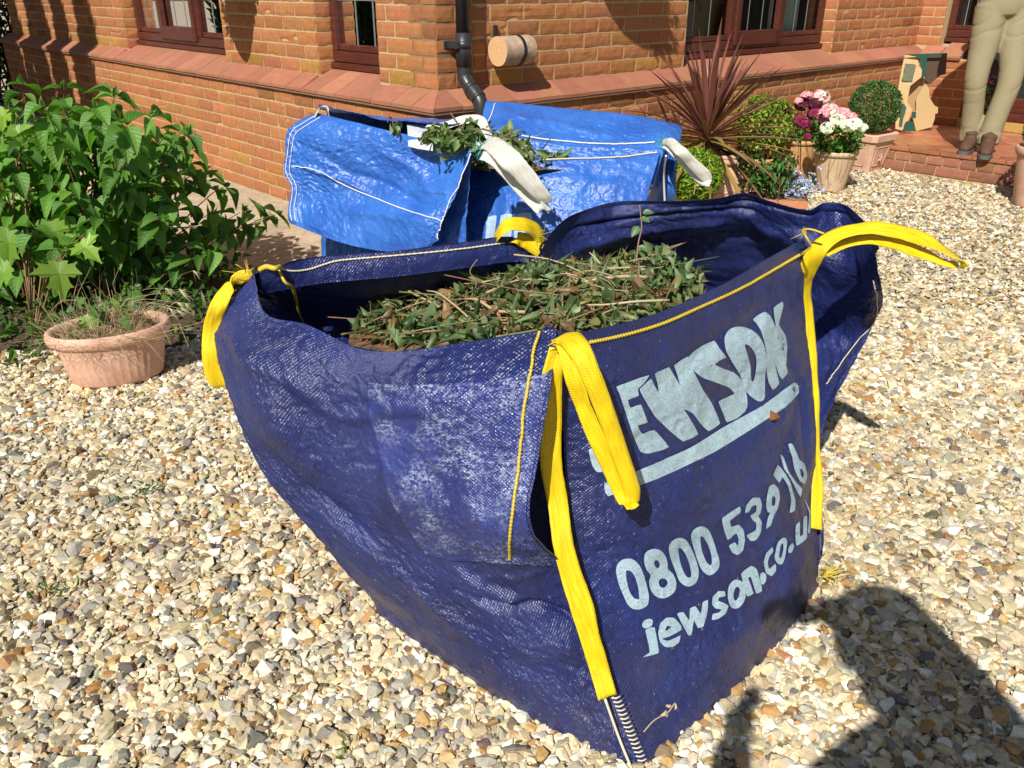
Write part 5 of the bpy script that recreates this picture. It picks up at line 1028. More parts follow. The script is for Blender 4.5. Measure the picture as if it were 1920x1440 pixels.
mb = MB(); lathe(mb, [(ra*.87, .165), (ra*.6, .172), (ra*.3, .176), (.005, .178)], (*cen[:2], 0), 48, sy=rb/ra, rot=rot); mb.build('soil', M_dry, pl, smooth=True)
def oval(n, k=.8):
    r = np.sqrt(g.random(n))*k; t = g.uniform(0, 6.283, n); x = r*ra*np.cos(t); y = r*rb*np.sin(t)
    return np.stack([cen[0]+x*math.cos(rot)-y*math.sin(rot), cen[1]+x*math.sin(rot)+y*math.cos(rot)], 1)
dp_ = empty('dead_plants', (*cen[:2], .17), label='matted dry brown stalks and thin grass standing in the low oval planter', cat='dead plant')
mb = MB(); p = oval(1700)
for i in range(1700):
    a = np.array([*p[i], .17]); d = g.normal(size=3)*np.array([1, 1, .35])+np.array([0, 0, .45]); k = g.uniform(.02, .075)
    tube(mb, [a, a+d*k*.5, a+(d+g.normal(size=3)*.7)*k], [.0009, .0007, .0004], 3, [(.36, .25, .13), (.26, .15, .07), (.48, .36, .2), (.56, .46, .3)][g.integers(4)])
for i in range(45):
    q = oval(1, .95)[0]; a = np.array([*q, .17]); d = np.array([g.normal(0, .35), g.normal(0, .35), 1]); k = g.uniform(.05, .15)
    tube(mb, [a, a+d*k*.5, a+d*k*.85+g.normal(size=3)*.02, a+d*k+g.normal(size=3)*.05], [.0009, .0008, .0005, .0003], 3, [(.42, .33, .18), (.30, .19, .09), (.40, .32, .16)][g.integers(3)], samples=8)
tag(mb.build('dry_stalks', M_stem, dp_), kind='stuff')
mb = MB(); n = 40; p = oval(n, .75); P = np.stack([p[:, 0], p[:, 1], g.uniform(.18, .30, n)], 1); P[:n//2, :2] = np.array([cen[0]+.05, cen[1]+.07])+g.normal(size=(n//2, 2))*.05
leaves(mb, MAPLE, P, rdir(g, n, .3), rdir(g, n, 1.3), g.uniform(.025, .045, n), g.uniform(.03, .05, n), gcol(g, n, [(.11, .20, .05), (.15, .24, .06)])); mb.build('seedling_leaves', M_leaf, dp_)
mb = MB()
for i in range(9):   # wild-barley like heads leaning right
    a = np.array([*oval(1, .7)[0], .18]); t = at(345+g.normal(0, 20), 560+g.normal(0, 25), .24+g.uniform(-.03, .07)); mid = (a+t)/2+np.array([0, 0, .05]); tube(mb, [a, mid, t], [.0008, .0007, .0005], 4, (.42, .38, .2), samples=12)
    for k in range(9): tube(mb, [t, t+np.array([.03, -.01, -.02])*g.uniform(.4, 1.2)+g.normal(size=3)*.008], [.0008, .0002], 3, (.55, .46, .28))
mb.build('grass_heads', M_stem, dp_)
# dogwood shrub with big veined leaves
def shrub(name, label, stems, T, M, g, Ls, Wf, cols, step=.05, hang=.35, stemc=(.14, .06, .035), start=.25, cat='shrub', group=None, r0=.004):
    root = empty(name, tuple(np.mean([s[0] for s in stems], 0)), label=label, cat=cat, group=group); ms, ml = MB(), MB()
    P, D, NN, LL = [], [], [], []
    for a, b in stems:
        a, b = np.array(a), np.array(b); ln = np.linalg.norm(b-a); bow = g.normal(size=3)*.04*ln; n = max(int(ln/step), 3)
        C = cr(np.array([a, a*.6+b*.4+bow+[0, 0, .08*ln], a*.2+b*.8+bow*.6+[0, 0, .05*ln], b]), n*3); tube(ms, C[::2] if len(C) > 8 else C, [r0, r0*.7, r0*.35], 5, stemc)
        yaw = g.uniform(0, 6.28); dirn = unit(b-a)
        for k in range(int(n*start), n):
            c = C[min(k*3+2, len(C)-1)]; yaw += math.pi/2+g.normal(0, .25); f = k/n
            for s in (0, math.pi):
                if g.random() < .08: continue
                o = np.array([math.cos(yaw+s), math.sin(yaw+s), 0]); o = o-dirn*np.dot(o, dirn); P.append(c+o*.01)
                D.append(unit(o)*.9+dirn*.35*(f > .85)+np.array([0, 0, -hang])+g.normal(size=3)*.15); NN.append(dirn+np.array([0, 0, .8])+g.normal(size=3)*.2); LL.append(g.uniform(*Ls)*(1-.45*(f > .93)))
        P.append(C[-1]); D.append(dirn+g.normal(size=3)*.2); NN.append(g.normal(size=3)); LL.append(Ls[0]*.6); P.append(C[-1]); D.append(dirn+g.normal(size=3)*.25); NN.append(g.normal(size=3)); LL.append(Ls[0]*.5)
    n = len(P); LL = np.array(LL); leaves(ml, T, P, np.array(D), np.array(NN), LL, LL*Wf*g.uniform(.85, 1.15, n), gcol(g, n, cols), g.uniform(-.05, .35, n))
    ms.build('stems', M_stem, root, smooth=True); ml.build('foliage', M, root, smooth=True); return root
g = np.random.default_rng(5)
st = []
for i in range(105):
    t, u = g.uniform(0, 6.283), np.sqrt(g.random()); e = np.array([-2.02+.80*u*math.cos(t), 3.55+.62*u*math.sin(t), 0]); h = .62*math.sqrt(max(0, 1-u*u*.92))+.14+g.normal(0, .07)
    st.append(((-2.02+.40*u*math.cos(t)+g.normal(0, .05), 3.50+.3*u*math.sin(t)+g.normal(0, .05), 0), (e[0], e[1], h*.98)))
for px_, py_, z in ((40, 158, .88), (120, 165, .86), (215, 178, .84), (283, 222, .80), (352, 250, .70), (180, 200, .84), (85, 200, .86), (240, 235, .8), (320, 270, .68), (390, 330, .50), (520, 402, .30), (455, 395, .33), (430, 440, .24), (480, 425, .22), (400, 470, .24), (340, 250, .66), (300, 260, .7), (420, 350, .42), (395, 400, .36)):
    e = at(px_, py_, z); b_ = np.array([-1.9+g.normal(0, .15), 3.5+g.normal(0, .12), 0]); st.append((b_+(e-b_)*[.25, .25, 0], e))
shrub('dogwood_shrub', 'large green shrub with broad pointed veined leaves between the path and the oval planter', st, OV, M_vleaf, g, (.060, .112), .74, [(.085, .20, .026), (.11, .25, .035), (.065, .155, .022), (.14, .29, .04)], step=.075, hang=.35, start=.22)
st = []
for i in range(60):
    t, u = g.uniform(0, 6.283), np.sqrt(g.random()); st.append(((-3.0+.3*u*math.cos(t), 4.2+.3*u*math.sin(t), 0), (-3.05+.75*u*math.cos(t), 4.25+.7*u*math.sin(t), .80*math.sqrt(1-u*u*.8)+.08)))
shrub('evergreen_shrub', 'darker green shrub at the far left edge behind the dogwood', st, OV, M_vleaf, g, (.05, .085), .5, [(.035, .09, .018), (.05, .12, .022)], step=.06, start=.2)
# maple sapling with pale lobed leaves at the left edge
mp_ = empty('maple_sapling', (-1.85, 2.95, 0), label='young maple with large pale lobed leaves at the left edge of the bed', cat='sapling'); ms, ml = MB(), MB()
LP = [(20, 432, .40, .155, (-.2, -.5, -.85)), (97, 415, .42, .135, (.25, -.4, -.85)), (110, 492, .34, .14, (.05, -.5, -.85)), (45, 372, .46, .12, (-.4, -.3, -.6)), (175, 380, .44, .12, (.6, -.3, -.5)), (15, 345, .48, .12, (-.5, -.2, -.6)), (165, 590, .24, .07, (.3, -.5, -.6)), (20, 500, .34, .12, (-.7, -.3, -.5)), (10, 205, .78, .10, (-.3, -.3, -.6)), (28, 240, .74, .10, (.5, -.3, -.6)), (65, 330, .50, .10, (.2, -.1, -.7)), (150, 455, .38, .10, (.7, -.4, -.4)), (0, 290, .56, .11, (.1, -.3, -.8)), (130, 350, .48, .09, (.3, -.4, -.7))]
for (x, y, z, s, d) in LP:
    c = at(x, y, z); b = np.array([-1.85, 2.98, .0]); tube(ms, [b, b*.5+c*.5+[0, .05, .08], c+[0, .03, .02], c], [.004, .003, .0015, .001], 5, (.20, .12, .05), samples=14)
    leaves(ml, MAPLE, [c], [d], [(g.normal(0, .12), -.62, .75)], [s*.82], [s*.82], gcol(g, 1, [(.16, .30, .035), (.20, .34, .04)]), np.array([.15]))
ms.build('stems', M_stem, mp_, smooth=True); ml.build('foliage', M_leaf, mp_)
# ground cover in the bed
mb = MB(); n = 1500; X = g.uniform(-3.0, -1.2, n*2); Y = g.uniform(2.68, 3.9, n*2); ok = ((X+2.05)/1.0)**2+((Y-3.3)/.62)**2 < 1; X, Y = X[ok][:n], Y[ok][:n]; n = len(X); P = np.stack([X, Y, g.uniform(.0, .16, n)], 1)
leaves(mb, OV_R, P, rdir(g, n, -.1), rdir(g, n, .9), g.uniform(.02, .055, n), g.uniform(.014, .035, n), gcol(g, n, [(.05, .13, .02), (.08, .18, .03), (.04, .09, .02)]), g.uniform(0, .5, n))
P2 = np.stack([g.uniform(-2.6, -.95, 500), g.uniform(2.6, 4.2, 500), g.uniform(.005, .03, 500)], 1); P2 = P2[((P2[:, 0]+1.85)/.95)**2+((P2[:, 1]-3.35)/.72)**2 < 1.0]
leaves(mb, OV_R, P2, rdir(g, len(P2), 0), rdir(g, len(P2), 2), .035, .02, gcol(g, len(P2), [(.22, .13, .06), (.14, .08, .04), (.3, .2, .1)])); tag(mb.build('ground_cover', M_leaf, None), 'low leafy ground cover and dead leaves under the shrubs', 'plants', kind='stuff')
# weeds
def weed(x, y, s, lb, n=14, cols=((.07, .16, .03), (.10, .2, .04))):
    c = at(x, y, .01); mb = MB(); P = c+g.normal(size=(n, 3))*np.array([.4, .4, 0])*s+np.array([0, 0, .006]); s = s*.62; leaves(mb, OV_S, P, rdir(g, n, .9), rdir(g, n, .5), g.uniform(.4, 1.0, n)*s, g.uniform(.12, .22, n)*s, gcol(g, n, cols)); tag(mb.build('weed', M_leaf, None), lb, 'weed', 'small weeds in the gravel')
weed(272, 925, .055, 'small green weed in the gravel below the oval planter', 22); weed(225, 942, .04, 'flat tiny weed just left of the upright gravel weed', 12); weed(95, 1115, .05, 'grey-green weed in the gravel near the lower left edge', 16); weed(645, 1425, .04, 'tiny weed in the gravel at the bottom, left of the navy bag', 9); weed(150, 760, .03, 'yellowish seedling in the gravel right below the oval planter', 9, ((.2, .22, .04),)); weed(545, 370, .06, 'dry grass tuft growing where the wall meets the path', 30, ((.30, .28, .09), (.2, .24, .07))); weed(505, 405, .045, 'dry tuft on the path edge below the last dogwood leaf', 20, ((.34, .28, .12), (.25, .24, .1)))
g = np.random.default_rng(15)
def ball(name, c, r, nleaf, cols, ls, label, sq=1., cat='topiary', stem=True):
    root = empty(name, (c[0], c[1], c[2]-r), label=label, cat=cat); mb = MB(); d = rdir(g, nleaf); rr = r*(1-.22*g.random(nleaf)**2.2)*(1+.05*fbm(d*2.3+r*9, 2)); P = np.array(c)+d*rr[:, None]*np.array([1, 1, sq])
    leaves(mb, OV_R, P, d*.6+rdir(g, nleaf)*.9+np.array([0, 0, .15]), d+rdir(g, nleaf)*.7, g.uniform(ls*.7, ls*1.3, nleaf), g.uniform(ls*.5, ls*.8, nleaf), gcol(g, nleaf, cols), g.uniform(0, .4, nleaf))
    mb.build('foliage', M_leaf, root)
    mb = MB(); 
    for i in range(26):
        q = np.array(c)+unit(g.normal(size=3))*r*.85*np.array([1, 1, sq]); b = np.array(c)-np.array([0, 0, r*.9*sq]); tube(mb, [b, b*.5+q*.5+g.normal(size=3)*.01, q], [.004, .002, .001], 4, (.10, .07, .04))
    mb.build('branches', M_stem, root); return root
# box ball in a square planter
sqc = np.array([2.62, 6.33, 0]); sz = .155
sqp = empty('square_planter', tuple(sqc), R_(-2), label='square terracotta planter with moulded panels holding the round box ball', cat='planter')
def squarepot(root, m, w0, w1, h, rimh=.05, rimo=.012, yaw=0., c=(0, 0)):
    mb = MB(); Rm = Matrix.Rotation(yaw, 4, 'Z'); M4 = np.array(Rm); M4[:3, 3] = [c[0], c[1], 0]
    bm = bmesh.new(); 
    def ring(w, z): 
        k = w*.18; return [bm.verts.new(p) for p in ((-w+k, -w, z), (w-k, -w, z), (w, -w+k, z), (w, w-k, z), (w-k, w, z), (-w+k, w, z), (-w, w-k, z), (-w, -w+k, z))]
    rs = [ring(w0*.55, .004), ring(w0, .004), ring(w0+(w1-w0)*.6, h*.5), ring(w1, h-rimh), ring(w1+rimo, h-rimh), ring(w1+rimo*1.4, h-.006), ring(w1+rimo*.8, h), ring(w1-.012, h), ring(w1-.016, h-.05), ring(w1*.5, h-.045)]
    for a, b in zip(rs[:-1], rs[1:]):
        for i in range(8): bm.faces.new([a[i], a[(i+1) % 8], b[(i+1) % 8], b[i]])
    bm.faces.new(rs[-1]); add_bm(mb, bm, M=M4); mb.build('pot', m, root)
    mb = MB()   # moulded panels, one per side
    for k in range(4):
        a = yaw+k*math.pi/2; M5 = np.array(Matrix.Rotation(a, 4, 'Z')); M5[:3, 3] = [c[0], c[1], 0]
        for (x0, x1, z0_, z1_) in ((-.5, .5, .12, .16), (-.5, .5, .72, .76), (-.5, -.44, .16, .72), (.44, .5, .16, .72)):
            za, zb = z0_*(h-rimh)+.01, z1_*(h-rimh)+.01; wa = w0+(w1-w0)*min(1, za/h*1.15); wb = w0+(w1-w0)*min(1, zb/h*1.15)
            V = np.array([(x0*wa*1.3, -wa+.002, za), (x1*wa*1.3, -wa+.002, za), (x1*wb*1.3, -wb+.002, zb), (x0*wb*1.3, -wb+.002, zb), (x0*wa*1.3, -wa-.005, za+.002), (x1*wa*1.3, -wa-.005, za+.002), (x1*wb*1.3, -wb-.005, zb-.002), (x0*wb*1.3, -wb-.005, zb-.002)])@M5[:3, :3].T+M5[:3, 3]
            mb.add(V, BOXF)
        for j in range(5):
            t = np.linspace(0, 1, 5); ang = 2*math.pi*j/5; zc = .44*(h-rimh); wc = w0+(w1-w0)*.55; pts = np.array([(.010*math.cos(ang)*q*3+.004*math.sin(q*6), -wc-.004, zc+.010*math.sin(ang)*q*3) for q in t])@M5[:3, :3].T+M5[:3, 3]; tube(mb, pts, [.006, .005, .003], 6)
    mb.build('moulding', m, root)
squarepot(sqp, M_tc, .105, .150, .27, yaw=R_(38), c=sqc[:2])
bcx = np.array([2.62, 6.30, .445]); ball('box_ball', bcx, .175, 3600, [(.045, .115, .025), (.07, .16, .04), (.03, .08, .02), (.14, .24, .08)], .018, 'tight dark green box ball in the square planter by the step')
# golden box ball
gb = at(1302, 345, .22); gb = aty(1303, 330, 4.62); ball('golden_privet_ball', gb, .142, 3000, [(.20, .30, .02), (.26, .37, .03), (.13, .22, .02)], .022, 'bright lime green clipped ball between the blue bag and the urn', sq=1.0)
mb = MB(); lathe(mb, [(.0, .004), (.065, .004), (.075, .08), (.085, .17), (.09, .18), (.08, .18), (.0, .17)], (gb[0], gb[1], 0), 36); tag(mb.build('flowerpot', M_tc2, None, smooth=True), 'plain pot under the lime green ball behind the navy bag', 'plant pot')
# round pots
def roundpot(name, c, r0, r1, h, m, label, group=None, rim=.03, strands=False):
    root = empty(name, (*c, 0), label=label, cat='plant pot', group=group); mb = MB()
    lathe(mb, [(0, .004), (r0*.96, .003), (r0, .012), (r0+(r1-r0)*.85, h-rim-.004)], (*c, 0), 48); mb.build('pot', m, root, smooth=True)
    mb = MB(); lathe(mb, [(r1*.93, h-rim-.004), (r1*1.02, h-rim), (r1*1.06, h-rim*.6), (r1*1.06, h-.006), (r1*1.03, h), (r1*.96, h), (r1*.92, h-.02)], (*c, 0), 48); mb.build('rim', m, root, smooth=True)
    mb = MB(); lathe(mb, [(r1*.93, h-.025), (.0, h-.02)], (*c, 0), 32); mb.build('soil', M_dry, root)
    if strands:
        mb = MB()
        for i in range(9):
            a = R_(250+g.uniform(-45, 55)); k0 = r1*1.07; p0 = np.array([c[0]+k0*math.cos(a), c[1]+k0*math.sin(a), h]); a2 = a+g.normal(0, .35); z1 = g.uniform(.02, .1); rr = r0+(r1-r0)*z1/h+.004; p1 = np.array([c[0]+rr*math.cos(a2), c[1]+rr*math.sin(a2), z1]); tube(mb, [p0, (p0+p1)/2+np.array([math.cos(a), math.sin(a), 0])*.012, p1], .0012, 4, (.22, .17, .07), samples=14)
        mb.build('trailing_stems', M_stem, root)
    return root
pg = 'terracotta pots grouped along the right wall'
roundpot('flowerpot', (2.13, 5.60), .088, .135, .265, M_tc3, 'tapered pale terracotta pot with dry strands, under pink and white flowers', pg, strands=True)
roundpot('flowerpot', (2.02, 6.02), .10, .135, .27, M_tc2, 'smooth ochre pot behind the blue lobelia, under dark purple flowers', pg)
roundpot('flowerpot', (2.30, 5.98), .07, .095, .30, M_tc2, 'small ochre pot mostly hidden between two flowering pots', pg)
def pelargonium(label, c, z, r, heads, gz=.10, seed=1, nl=420, cols=((.08, .19, .03), (.11, .24, .04), (.06, .14, .025))):
    g = np.random.default_rng(seed); root = empty('pelargonium', (*c, z), label=label, cat='flowering plant', group='pelargoniums in pots'); mb = MB(); ms = MB()
    d = rdir(g, nl, .35); P = np.array([*c, z+gz*.6])+d*np.array([r, r, gz])*(.5+.5*g.random((nl, 1))); leaves(mb, OV_R, P, d*.7+rdir(g, nl)*.7, np.array([0, 0, 1.])+d*.8+rdir(g, nl)*.4, g.uniform(.025, .045, nl), g.uniform(.028, .045, nl), gcol(g, nl, cols)); mb.build('foliage', M_leaf, root)
    for (x, y, zz, rr, pc, ec) in heads:
        h = at(x, y, zz) if x > 10 else np.array([x, y, zz]); tube(ms, [np.array([c[0], c[1], z]), h*.5+np.array([*c, z])*.5, h], [.003, .002, .002], 5, (.12, .2, .05)); fb = MB(); k = 30; rr = rr*1.28
        dd = rdir(g, k, .4); F_ = h+dd*rr*np.array([1, 1, .8])
        for q, n_ in zip(F_, dd):
            a0_ = g.uniform(0, 6.28); t1 = unit(np.cross(n_, [0.1, .2, 1])); t2 = np.cross(n_, t1); pd = np.array([math.cos(a0_+j*1.2566)*t1+math.sin(a0_+j*1.2566)*t2+n_*.25 for j in range(5)])
            cc = gcol(g, 5, pc, .06); leaves(fb, OV_R, np.repeat(q[None], 5, 0), pd, np.repeat(n_[None], 5, 0), rr*.50, rr*.48, cc); 
            if ec is not None: leaves(fb, OV_S, np.repeat(q[None]+n_*.0012, 2, 0), pd[:2], np.repeat(n_[None], 2, 0), rr*.26, rr*.2, np.array([ec]))
        fb.build('flower_head', M_petal, root)
    ms.build('flower_stems', M_stem, root)
PK = [(.80, .30, .42), (.85, .42, .52), (.9, .6, .66)]; WH = [(.85, .84, .86), (.8, .78, .82)]; DP = [(.10, .008, .03), (.16, .012, .05), (.06, .005, .02)]; MG = [(.30, .02, .10), (.22, .015, .08)]
pelargonium('pink and white pelargonium in the tapered pale pot', (2.13, 5.60), .255, .16, [(1556, 208, .50, .040, PK, (.25, .01, .06)), (1580, 214, .49, .036, PK, (.25, .01, .06)), (1543, 215, .50, .03, PK, (.25, .01, .06)), (1594, 222, .475, .032, PK, (.25, .01, .06)), (1570, 226, .47, .034, WH, None), (1602, 235, .455, .036, WH, (.4, .1, .2)), (1588, 235, .455, .030, WH, None), (1551, 240, .44, .030, WH, (.5, .2, .3)), (1618, 240, .44, .022, WH, None), (1566, 216, .48, .03, WH, None)], gz=.12, seed=2)
pelargonium('dark purple pelargonium with pale pink heads on top, in the ochre pot', (2.02, 6.02), .26, .15, [(1505, 195, .53, .036, DP, None), (1528, 196, .53, .034, DP, None), (1527, 214, .50, .032, MG, None), (1500, 226, .47, .030, MG, None), (1510, 233, .46, .026, MG, None), (1545, 228, .47, .024, DP, None), (1513, 182, .56, .032, PK, (.25, .01, .06)), (1540, 183, .56, .040, WH+PK, (.4, .03, .1)), (1497, 190, .55, .02, PK, None), (1515, 256, .40, .018, MG, None), (1478, 208, .50, .02, DP, None), (1535, 178, .565, .03, PK, (.25, .01, .06))], gz=.10, seed=3)
# golden green euonymus behind the urn
g = np.random.default_rng(44); st = []
for i in range(70):
    t, u = g.uniform(0, 6.283), np.sqrt(g.random()); st.append(((1.66+.1*u*math.cos(t), 5.72+.1*u*math.sin(t), .18), (1.66+.25*u*math.cos(t), 5.72+.22*u*math.sin(t), .24+.36*math.sqrt(1-u*u*.85))))
shrub('euonymus_shrub', 'yellow-green small-leaved shrub between the urn and the purple flowers', st, OV_R, M_leaf, g, (.022, .036), .62, [(.20, .29, .03), (.28, .37, .04), (.10, .18, .03), (.24, .34, .03)], step=.022, hang=0, start=.2, r0=.003)
roundpot('flowerpot', (1.66, 5.72), .10, .13, .2, M_tc2, 'pot hidden under the yellow-green shrub', pg)
# trough with leafy plants and lobelia
a_, b_ = at(1405, 372, .165), at(1514, 377, .165); d_ = unit(b_-a_); n_ = np.array([-d_[1], d_[0], 0])
trg = empty('trough_planter', tuple((a_+b_)/2*[1, 1, 0]), label='long orange trough planter with horizontal grooves behind the navy bag', cat='planter'); mb = MB()
def trough(z0_, z1_, e0, e1, mb):
    P = []
    for z, e in ((z0_, e0), (z1_, e1)):
        for (s, w) in ((-.20, 0), (1, 0), (1, 1), (-.20, 1)):
            P.append((a_+d_*(np.linalg.norm(b_-a_)*s+(e if s > 0 else -e))+n_*(w*.17+(e if w else -e)))*[1, 1, 0]+[0, 0, z])
    mb.add(np.array(P), BOXF[[0, 2, 3, 4, 5]])
trough(.004, .035, -.025, -.02, mb); trough(.037, .075, -.018, -.012, mb); trough(.077, .12, -.010, -.004, mb); trough(.122, .165, .006, .008, mb)
mb.build('trough', M_tro, trg)
mb = MB(); trough(.150, .158, -.004, -.004, mb); V = mb.V[0]; mk('soil', V[4:], [np.array([[0, 1, 2, 3]])], M_dry, trg)
g = np.random.default_rng(8); st = []
for i in range(36):
    s, w = g.uniform(-.15, .62), g.uniform(.1, .9); q = a_+d_*np.linalg.norm(b_-a_)*s+n_*.17*w; q[2] = .16; st.append((q, q+np.array([g.normal(0, .05), g.normal(0, .04), g.uniform(.10, .24)])))
shrub('bushy_bedding_plant', 'deep green leafy plant filling the left of the orange trough', st, OV, M_leaf, g, (.035, .055), .5, [(.04, .13, .025), (.06, .17, .03)], step=.03, hang=.2, start=.2, cat='plant', r0=.003)
lo = empty('lobelia', tuple(at(1495, 350, .2)), label='pale blue lobelia spilling over the right end of the orange trough', cat='flowering plant'); mb = MB(); n = 130
P = at(1498, 350, .21)+g.normal(size=(n, 3))*np.array([.055, .05, .038]); c = gcol(g, n, [(.30, .36, .80), (.62, .66, .92), (.45, .50, .86)]); 
for j in range(3): leaves(mb, OV_R, P, rdir(g, n, .1)+np.array([0, -.5, 0]), rdir(g, n)+np.array([0, -1, .8]), .016, .014, c)
mb.build('flowers', M_petal, lo); mb = MB(); n = 260; P = at(1495, 352, .195)+g.normal(size=(n, 3))*np.array([.06, .05, .035]); leaves(mb, OV_S, P, rdir(g, n, .3), rdir(g, n, .5), .025, .006, gcol(g, n, [(.07, .16, .04)])); mb.build('foliage', M_leaf, lo)
# urn and cordyline
uc = at(1345, 283, .385)*[1, 1, 0]
urn = empty('urn_planter', tuple(uc), label='tall round-bellied pink terracotta urn with moulded rim, holding the cordyline', cat='planter'); mb = MB()
lathe(mb, [(0, .004), (.105, .003), (.115, .02), (.125, .05), (.155, .13), (.172, .20), (.172, .26), (.155, .315), (.135, .345)], (*uc[:2], 0), 56); mb.V[0][:, 2] *= .93; mb.build('urn', M_tc, urn, smooth=True)
mb = MB(); lathe(mb, [(.130, .34), (.137, .352), (.150, .356), (.158, .366), (.158, .38), (.150, .388), (.156, .394), (.160, .404), (.150, .412), (.135, .412), (.125, .39)], (*uc[:2], 0), 56); mb.V[0][:, 2] *= .93; mb.build('rim', M_tc, urn, smooth=True)
mb = MB(); t = np.linspace(0, 2*math.pi, 60); tube(mb, [(uc[0]+.170*math.cos(a), uc[1]+.170*math.sin(a), .185+.006*math.sin(a*5)) for a in t], .0045, 6); 
for k in range(10):
    a = k*2*math.pi/10; tube(mb, [(uc[0]+(.172+.003*math.cos(s*3))*math.cos(a+.1*math.sin(s)), uc[1]+(.172)*math.sin(a+.1*math.sin(s)), .185-.02*s) for s in np.linspace(0, 2.4, 8)], .004, 6)
mb.build('garland', M_tc, urn, smooth=True); mb = MB(); lathe(mb, [(.125, .355), (0, .36)], (*uc[:2], 0), 30); mb.build('soil', M_dry, urn)
crd = empty('cordyline', (uc[0]-.02, uc[1], .39), label='spiky bronze cordyline palm with long sword leaves in the urn', cat='plant'); mb = MB(); top = np.array([*aty(1326, 246, uc[1])]); g = np.random.default_rng(12)
tube(mb, [(uc[0]-.01, uc[1], .38), (uc[0]-.03, uc[1], .45), top], [.032, .03, .028], 12, (.10, .06, .035), samples=12); mb.build('trunk', M_stem, crd, smooth=True)
mb = MB()
def blade(base, d, ln, w, sag, c, ns=14):
    d = unit(np.array(d, float)); t = np.linspace(0, 1, ns); P = base+d*(t*ln)[:, None]+np.array([0, 0, -1.])*(sag*ln*t**2.2)[:, None]; T = unit(np.gradient(P, axis=0)); X = unit(np.cross(T, [0, 0, 1.]+np.array([.01, .02, 0]))); Z = np.cross(X, T)
    ww = w*np.clip(np.minimum(.35+t*2.2, 1.0), 0, 1)*np.clip((1-t)*2.6, 0.02, 1)**.8; V = np.stack([P-X*ww[:, None]+Z*ww[:, None]*.55, P, P+X*ww[:, None]+Z*ww[:, None]*.55], 1); cc = np.repeat(np.array([c])*(1+.35*(t-.5)[:, None]*np.array([[-.2, -.2, -.2]])), 3, 0); mb.add(V.reshape(-1, 3), gridF(ns, 3), cc)
NB = 112
for i in range(NB):
    f = i/NB; el = R_(88-122*f**.95+g.normal(0, 5)); az = i*2.39996+g.normal(0, .15); ln = g.uniform(.46, .62)*(1-.12*f)
    d = (math.cos(el)*math.cos(az), math.cos(el)*math.sin(az), math.sin(el)); base = top+np.array([0, 0, .02-.10*f])+np.array([math.cos(az), math.sin(az), 0])*.015
    c = [(.20, .075, .06), (.16, .06, .05), (.25, .10, .075)][g.integers(3)] if f < .62 else [(.26, .17, .05), (.20, .11, .05), (.30, .20, .07)][g.integers(3)]
    blade(base, d, ln, g.uniform(.012, .019), g.uniform(.04, .18)+.05*f, np.array(c)*(1+g.normal(0, .1)))
mb.build('leaves', M_blade, crd, smooth=True)
# pot at the right edge
roundpot('flowerpot', (3.235, 5.14), .12, .165, .36, M_tc, 'pale terracotta pot cut by the right edge of the view', pg, rim=.05); ball('small_box_bush', (3.235, 5.14, .46), .155, 1300, [(.05, .13, .03), (.08, .18, .04)], .02, 'green bush in the pot at the right edge', cat='shrub')
# ------------------------------------------------------------------ folded cardboard packaging
M_card = mat('cardboard', (.52, .36, .17), .8); speckle(M_card, .3, 60); M_cgrn = mat('green_printed_card', (.012, .075, .055), .6); M_cshade = mat('faded_green_print', (.16, .17, .10), .8); speckle(M_cshade, .7, 90)
cb = empty('cardboard_packaging', tuple(at(1720, 242, .17)), label='folded brown and green cardboard box leaning against the entrance wall', cat='cardboard box')
YB = 7.05
def panel(name, pts, m, Y, th=.006, ly=None):
    """flat card cut to an outline, standing about Y metres away; ly = depth per point"""
    P = np.array([aty(x, y, Y if ly is None else ly[i]) for i, (x, y) in enumerate(pts)]); n = unit(np.cross(P[1]-P[0], P[2]-P[0])); n = n if np.dot(n, EYE-P[0]) > 0 else -n
    bm = bmesh.new(); f = [bm.verts.new(p) for p in P]; b = [bm.verts.new(p-n*th) for p in P]; bm.faces.new(f); bm.faces.new(b[::-1])
    for i in range(len(P)): bm.faces.new([f[i], b[i], b[(i+1) % len(P)], f[(i+1) % len(P)]])
    bmesh.ops.recalc_face_normals(bm, faces=bm.faces); bmesh.ops.triangulate(bm, faces=[q for q in bm.faces if len(q.verts) > 4]); mb = MB(); add_bm(mb, bm); return mb.build(name, m, cb)
Z4 = lambda x, y: (1440+x/3.6, y/3.6)
panel('box_side', [Z4(*p) for p in ((925, 370), (1010, 385), (1020, 450), (1040, 465), (1035, 520), (960, 580), (940, 690), (975, 740), (940, 830), (905, 880), (860, 870), (865, 700), (885, 560), (903, 460))], M_card, 6.93, ly=[7.0, 6.99, 6.97, 6.96, 6.95, 6.93, 6.91, 6.90, 6.88, 6.87, 6.87, 6.91, 6.94, 6.97])
panel('box_side', [Z4(*p) for p in ((1035, 600), (1066, 566), (1090, 604), (1088, 658), (1126, 714), (1148, 724), (1146, 764), (1128, 768), (1126, 800), (1106, 858), (1000, 884), (978, 800), (1000, 740), (1000, 670))], M_card, 7.0)
panel('fold', [Z4(*p) for p in ((955, 576), (1035, 515), (1100, 566), (1066, 570), (1004, 665), (1004, 740), (985, 800), (968, 735), (936, 686))], mat('card_inside', (.40, .26, .12), .85), 7.03)
panel('green_flap', [Z4(*p) for p in ((920, 366), (1208, 358), (1212, 376), (1075, 380), (1070, 440), (1065, 520), (1035, 525), (1035, 455), (1018, 385))], M_cgrn, 6.96)
panel('dark_flap', [Z4(*p) for p in ((1078, 378), (1208, 376), (1200, 500), (1160, 510), (1095, 570), (1060, 540), (1062, 450))], mat('card_back', (.085, .05, .03), .85), 7.0)
